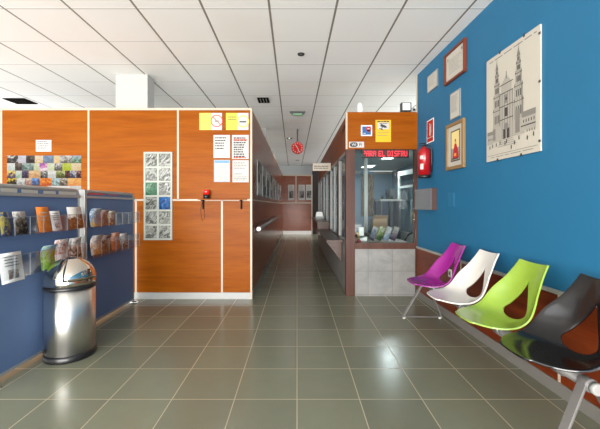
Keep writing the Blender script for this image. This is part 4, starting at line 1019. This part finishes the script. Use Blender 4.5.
# ------------------------------------------------------------------ brochure stands
XS = -2.09
stand_metal = mat('stand_silver_paint', rgb(152, 152, 150), 0.35, 0.2)
def stand(y0, y1, label, header):
    t = tag(empty('brochure_stand', (XS, y0, 0), PI / 2), label, 'stand')
    w = y1 - y0
    MB().use(navy).box(0.02, w - 0.02, 0.004, 0.024, 0.05, 1.31).build('board', t)
    hd = MB().use(navy).box(0.02, w - 0.02, 0.008, 0.02, 1.335, 1.372).build('header_strip', t)
    MB().use(stand_metal).box(0.0, w, -0.012, 0.03, 1.31, 1.334).build('header_rail', t)
    # outer tube with rounded upper corners
    r = 0.05
    def frame_tube():
        pts = [(0.012, 0.014, 0.02), (0.012, 0.014, 1.38 - r)]
        for i in range(1, 6): a = PI - PI / 2 * i / 6; pts.append((0.012 + r + r * math.cos(a), 0.014, 1.38 - r + r * math.sin(a)))
        pts.append((0.012 + r, 0.014, 1.38)); pts.append((w - 0.012 - r, 0.014, 1.38))
        for i in range(1, 6): a = PI / 2 - PI / 2 * i / 6; pts.append((w - 0.012 - r + r * math.cos(a), 0.014, 1.38 - r + r * math.sin(a)))
        pts += [(w - 0.012, 0.014, 1.38 - r), (w - 0.012, 0.014, 0.02)]
        return MB().use(stand_metal).tube(pts, 0.017, 12)
    frame_tube().build('frame', t)
    MB().use(stand_metal).box(0.03, w - 0.03, -0.002, 0.03, 0.03, 0.05).build('bottom_rail', t)
    for x in (0.012, w - 0.012):
        MB().use(chrome).lathe([(0.038, 0.0), (0.038, 0.008), (0.026, 0.018), (0.02, 0.022)], 24, Matrix.Translation((x, -0.01, 0)), sx=1.0, sy=2.1).build('foot', t)
    header(hd)
    for z, hgt in ((1.02, 0.135), (0.715, 0.165)):
        n = 7; pw = (w - 0.02) / n
        b = MB().use(acrylic)
        b.box(0.01, w - 0.01, -0.072, -0.069, z, z + hgt); b.box(0.01, w - 0.01, -0.068, -0.002, z, z + 0.003)
        for i in range(n + 1): b.box(0.01 + i * pw - 0.0012 if i else 0.01, 0.0124 + i * pw if i < n else w - 0.01, -0.068, -0.003, z + 0.004, z + hgt)
        b.use(acrylic_edge).box(0.01, w - 0.01, -0.0735, -0.069, z + hgt, z + hgt + 0.003)
        for i in range(n + 1): b.box(0.008 + i * pw, 0.0115 + i * pw, -0.0745, -0.0721, z, z + hgt)
        b.build('brochure_rack', t)
    return t
def hd_white(hd):
    for a, c, zz in ((0.12, 0.26, 0.036), (0.30, 0.46, 0.026), (0.52, 0.66, 0.026), (0.70, 0.93, 0.034)):
        MB().use(paper_cream).box(a, c, 0.0055, 0.0078, 1.336, 1.336 + zz).build('header_label', hd)
def hd_red(hd):
    MB().use(ink_red).lines(0.06, 0.34, 1.366, 1, 0.02, 0.016, 0.0072, 0.0, 95).lines(0.42, 0.62, 1.362, 1, 0.02, 0.01, 0.0072, 0.0, 96).build('header_lettering', hd)
st1 = stand(2.25, 3.225, 'near navy brochure stand with grey rails behind the steel bin', hd_white)
st2 = stand(3.31, 4.30, 'far navy brochure stand with red header lettering against the partition', hd_red)
# each stand has a thick post at the join
MB().use(stand_metal).box(-0.045, -0.006, -0.02, 0.035, 0.0, 1.395).build('corner_post', st2, bevel=0.006)

def brochure(px0, px1, pyt, zb, c, label, curl=0.0, kind='pic', group='brochures in the near stand', h=None):
    """folded leaflet standing in a rack; px edges give its place along the stand"""
    X = XS + 0.045
    ya, yb = -X * F / (VX - px0), -X * F / (VX - px1)
    w = yb - ya; ym = (ya + yb) / 2
    zt = CAMZ - (pyt - VY) * ym / F; hh = h or max(0.15, zt - zb)
    b = MB()
    c1, c2, c3 = [rgb(*q) for q in c]
    m1 = picture(c1, c2, c3, 34, 0.5, 0.65, 0.95); m2 = mat('flyer_%d_%d_%d' % c[2], c3, 0.4)
    nz = 12
    def pt(x, v):
        lean = -0.012 + 0.03 * v; fwd = -0.35 * curl * max(0, v - 0.45) ** 2 * 0.45
        return Vector((x, lean + fwd, v * hh - abs(fwd) * 0.5))
    for k_ in range(nz):
        v0, v1 = k_ / nz, (k_ + 1) / nz
        m = m1
        if kind == 'head' and v0 >= 0.66: m = m2
        if kind == 'foot' and v0 < 0.4: m = m2
        if kind == 'plain': m = m2
        b.use(m)
        b.face([pt(0, v0), pt(w, v0), pt(w, v1), pt(0, v1)], True)
    if kind == 'plain':
        b.use(ink_soft)
        for k_ in range(4):
            v = 0.85 - 0.1 * k_
            p = [pt(w * 0.2, v), pt(w * 0.8, v), pt(w * 0.8, v + 0.03), pt(w * 0.2, v + 0.03)]; b.face([q + Vector((0, -0.003, 0)) for q in p])
        b.use(m1); p = [pt(w * 0.3, 0.12), pt(w * 0.75, 0.12), pt(w * 0.75, 0.42), pt(w * 0.3, 0.42)]; b.face([q + Vector((0, -0.003, 0)) for q in p])
    if kind == 'text':
        b.use(paper)
        for k_ in range(3):
            v = 0.75 - 0.14 * k_
            p = [pt(w * 0.2, v), pt(w * (0.8 - 0.1 * k_), v), pt(w * (0.8 - 0.1 * k_), v + 0.03), pt(w * 0.2, v + 0.03)]; b.face([q + Vector((0, -0.003, 0)) for q in p])
    o = b.build('brochure', loc=(X, ya, zb), rot=PI / 2, solid=0.004, merge=True, normals=False)
    return tag(o, label, 'brochure', group)
ZU, ZL = 1.026, 0.721
G1 = 'brochures in the near stand'; G2 = 'brochures in the far stand'
brochure(0.5, 10, 212, ZU, ((26, 40, 96), (200, 180, 60), (60, 80, 120)), 'dark blue and yellow brochure at left end of the near upper rack', group=G1)
brochure(14.5, 27, 211.5, ZU, ((40, 40, 36), (120, 100, 84), (200, 196, 190)), 'dark picture brochure second in the near upper rack', group=G1)
brochure(38, 50, 207, ZU, ((220, 120, 50), (232, 140, 66), (230, 134, 60)), 'tall orange brochure in the near upper rack', kind='text', group=G1)
brochure(51.5, 61, 211, ZU, ((120, 40, 40), (200, 190, 190), (232, 230, 228)), 'white printed brochure right of the orange one', kind='plain', group=G1)
brochure(68.5, 82.5, 207, ZU, ((80, 44, 28), (130, 84, 60), (228, 222, 214)), 'brown brochure with white head at right end of near upper rack', kind='head', group=G1)
brochure(0.5, 23, 252.5, ZL - 0.03, ((120, 100, 90), (180, 170, 160), (236, 234, 230)), 'large white brochure with small picture in the near lower rack', kind='plain', group=G1)
brochure(40.5, 55, 242.5, ZL, ((120, 170, 40), (170, 200, 70), (150, 180, 210)), 'lime green brochure in the near lower rack', 0.9, group=G1)
brochure(54.5, 67.5, 238, ZL, ((230, 214, 200), (196, 80, 50), (234, 230, 226)), 'red and white brochure in the near lower rack', 0.5, 'foot', group=G1)
brochure(69, 81, 236.5, ZL, ((40, 34, 34), (150, 140, 134), (214, 210, 206)), 'black and white brochure at right end of near lower rack', 0.5, group=G1)
brochure(89.8, 99.5, 206.5, ZU, ((200, 160, 60), (90, 140, 190), (220, 226, 228)), 'blue and white brochure at left end of the far upper rack', 0.9, group=G2)
brochure(100, 107.5, 208, ZU, ((110, 80, 74), (140, 104, 98), (176, 150, 144)), 'mauve-brown brochure second in the far upper rack', 0.9, group=G2)
brochure(108, 114, 209.5, ZU, ((110, 60, 40), (206, 190, 160), (226, 218, 200)), 'cream brochure third in the far upper rack', 0.7, group=G2)
brochure(90.5, 101, 233, ZL + 0.02, ((210, 140, 70), (230, 220, 210), (190, 180, 176)), 'white and orange brochure at left end of far lower rack', 0.9, group=G2)
brochure(101.5, 110.5, 233, ZL + 0.02, ((60, 42, 36), (100, 70, 60), (150, 130, 120)), 'dark brown brochure second in the far lower rack', 0.8, group=G2)
brochure(111, 119, 231.5, ZL + 0.02, ((170, 90, 60), (190, 110, 80), (216, 170, 150)), 'terracotta brochure third in the far lower rack', 0.5, group=G2)
brochure(120, 126.5, 232.5, ZL + 0.02, ((50, 44, 44), (190, 180, 170), (226, 222, 216)), 'pale brochure with dark picture fourth in far lower rack', 0.4, group=G2)

# ------------------------------------------------------------------ steel bin
bin_ = tag(empty('waste_bin', (-1.885, 2.79, 0)), 'stainless steel dome-top waste bin in front of the near brochure stand', 'bin')
R_ = 0.18
MB().use(black).lathe([(R_ + 0.008, 0), (R_ + 0.011, 0.008), (R_ + 0.008, 0.036), (R_, 0.05)], 48).build('base_ring', bin_)
MB().use(can_m).lathe([(R_, 0.0505), (R_, 0.56)], 64).build('body', bin_)
MB().use(black).lathe([(R_ + 0.004, 0.5605), (R_ + 0.008, 0.566), (R_ + 0.008, 0.582), (R_ + 0.004, 0.588)], 48).build('rim_band', bin_)
dome = [(R_ + 0.004, 0.5885), (R_ + 0.004, 0.62)]
for i in range(1, 13):
    a = PI / 2 * i / 12; dome.append(((R_ + 0.004) * math.cos(a), 0.62 + 0.195 * math.sin(a)))
dome[-1] = (0.0, 0.815)
dm_ = MB().use(dome_m).lathe(dome, 56).build('dome_lid', bin_)
# push flap: a patch of the dome facing into the room, standing just proud, with dark gap around
def dome_patch(m, a0, a1, e0, e1, off, name, par):
    b = MB().use(m); rows = []
    for j in range(13):
        e = e0 + (e1 - e0) * j / 12; row = []
        for i in range(21):
            a = a0 + (a1 - a0) * i / 20; rr = (R_ + 0.004 + off) * math.cos(e)
            row.append(b.bm.verts.new((rr * math.cos(a), rr * math.sin(a), 0.62 + (0.195 + off) * math.sin(e))))
        rows.append(row)
    fs = [b.bm.faces.new([rows[j][i], rows[j][i + 1], rows[j + 1][i + 1], rows[j + 1][i]]) for j in range(12) for i in range(20)]
    b._fin(fs, True)
    return b.build(name, par, solid=0.002)
dome_patch(black, -1.28, 0.52, 0.08, 1.25, 0.0015, 'flap_gap', dm_)
dome_patch(dome_m, -1.25, 0.49, 0.11, 1.22, 0.004, 'push_flap', dm_)
MB().use(black).box(-0.02, 0.02, -R_ - 0.012, -R_ + 0.004, 0.075, 0.10, Matrix.Rotation(-0.6, 4, 'Z')).build('catch', bin_, bevel=0.002)

# ------------------------------------------------------------------ light
def area(name, loc, rot, sx, sy, power, col=(1, 1, 1)):
    l = bpy.data.lights.new(name, 'AREA'); l.shape = 'RECTANGLE'; l.size = sx; l.size_y = sy; l.energy = power; l.color = col
    o = bpy.data.objects.new(name, l); COL.objects.link(o); o.location = loc; o.rotation_euler = rot; return o
area('daylight_front_windows', (-1.7, -5.95, 1.5), (PI / 2, 0, 0), 6.8, 2.7, 520, (1.0, 0.98, 0.95))
area('ceiling_fill_front', (-1.7, -5.95, 0.45), (PI / 2 + 0.7, 0, 0), 6.8, 0.8, 740, (1.0, 0.97, 0.93))  # upward fill added low at the front windows to brighten the ceiling
area('daylight_side_windows', (-5.97, -0.5, 1.55), (PI / 2, 0, -PI / 2), 8.0, 2.2, 140, (1.0, 0.98, 0.96))
area('ceiling_fill_side', (-5.94, -0.5, 0.75), (PI / 2 + 0.8, 0, -PI / 2), 8.0, 0.6, 40, (1.0, 0.97, 0.93))  # matching upward fill added along the side windows
area('fill_behind_partition', (-5.97, 9.5, 1.9), (PI / 2 + 0.5, 0, -PI / 2), 8.0, 1.4, 125, (1.0, 0.98, 0.96))  # unseen fill added behind the partition to lift the ceiling there
area('fill_above_booth', (3.15, 7.8, 2.62), (PI / 2 + 0.3, 0, PI / 2), 5.8, 0.4, 40, (1.0, 0.98, 0.96))  # unseen fill added over the office to lift the ceiling above the booth
for nm_, x_, y_, w_ in OFFICE_PANELS: area('office_panel_light', (x_, y_, 2.34), (0, 0, 0), w_, 0.55, 17, (0.88, 0.96, 1.0))
w = bpy.data.worlds.new('daylight'); S.world = w; w.use_nodes = True
bg = w.node_tree.nodes['Background']; bg.inputs[0].default_value = (0.95, 0.98, 1.0, 1); bg.inputs[1].default_value = 1.6

# ------------------------------------------------------------------ camera
cam = bpy.data.cameras.new('camera'); co = bpy.data.objects.new('camera', cam); COL.objects.link(co)
co.location = (0, 0, CAMZ); co.rotation_euler = (PI / 2, 0, 0)
cam.sensor_width = 36.0; cam.lens = 36.0 * F / 600
cam.shift_x = 3.0 / 600; cam.shift_y = -9.5 / 600; cam.clip_start = 0.05
S.camera = co
S.view_settings.view_transform = 'Standard'; S.view_settings.look = 'None'; S.view_settings.gamma = 1.0
S.view_settings.use_curve_mapping = False; S.view_settings.exposure = 0.33
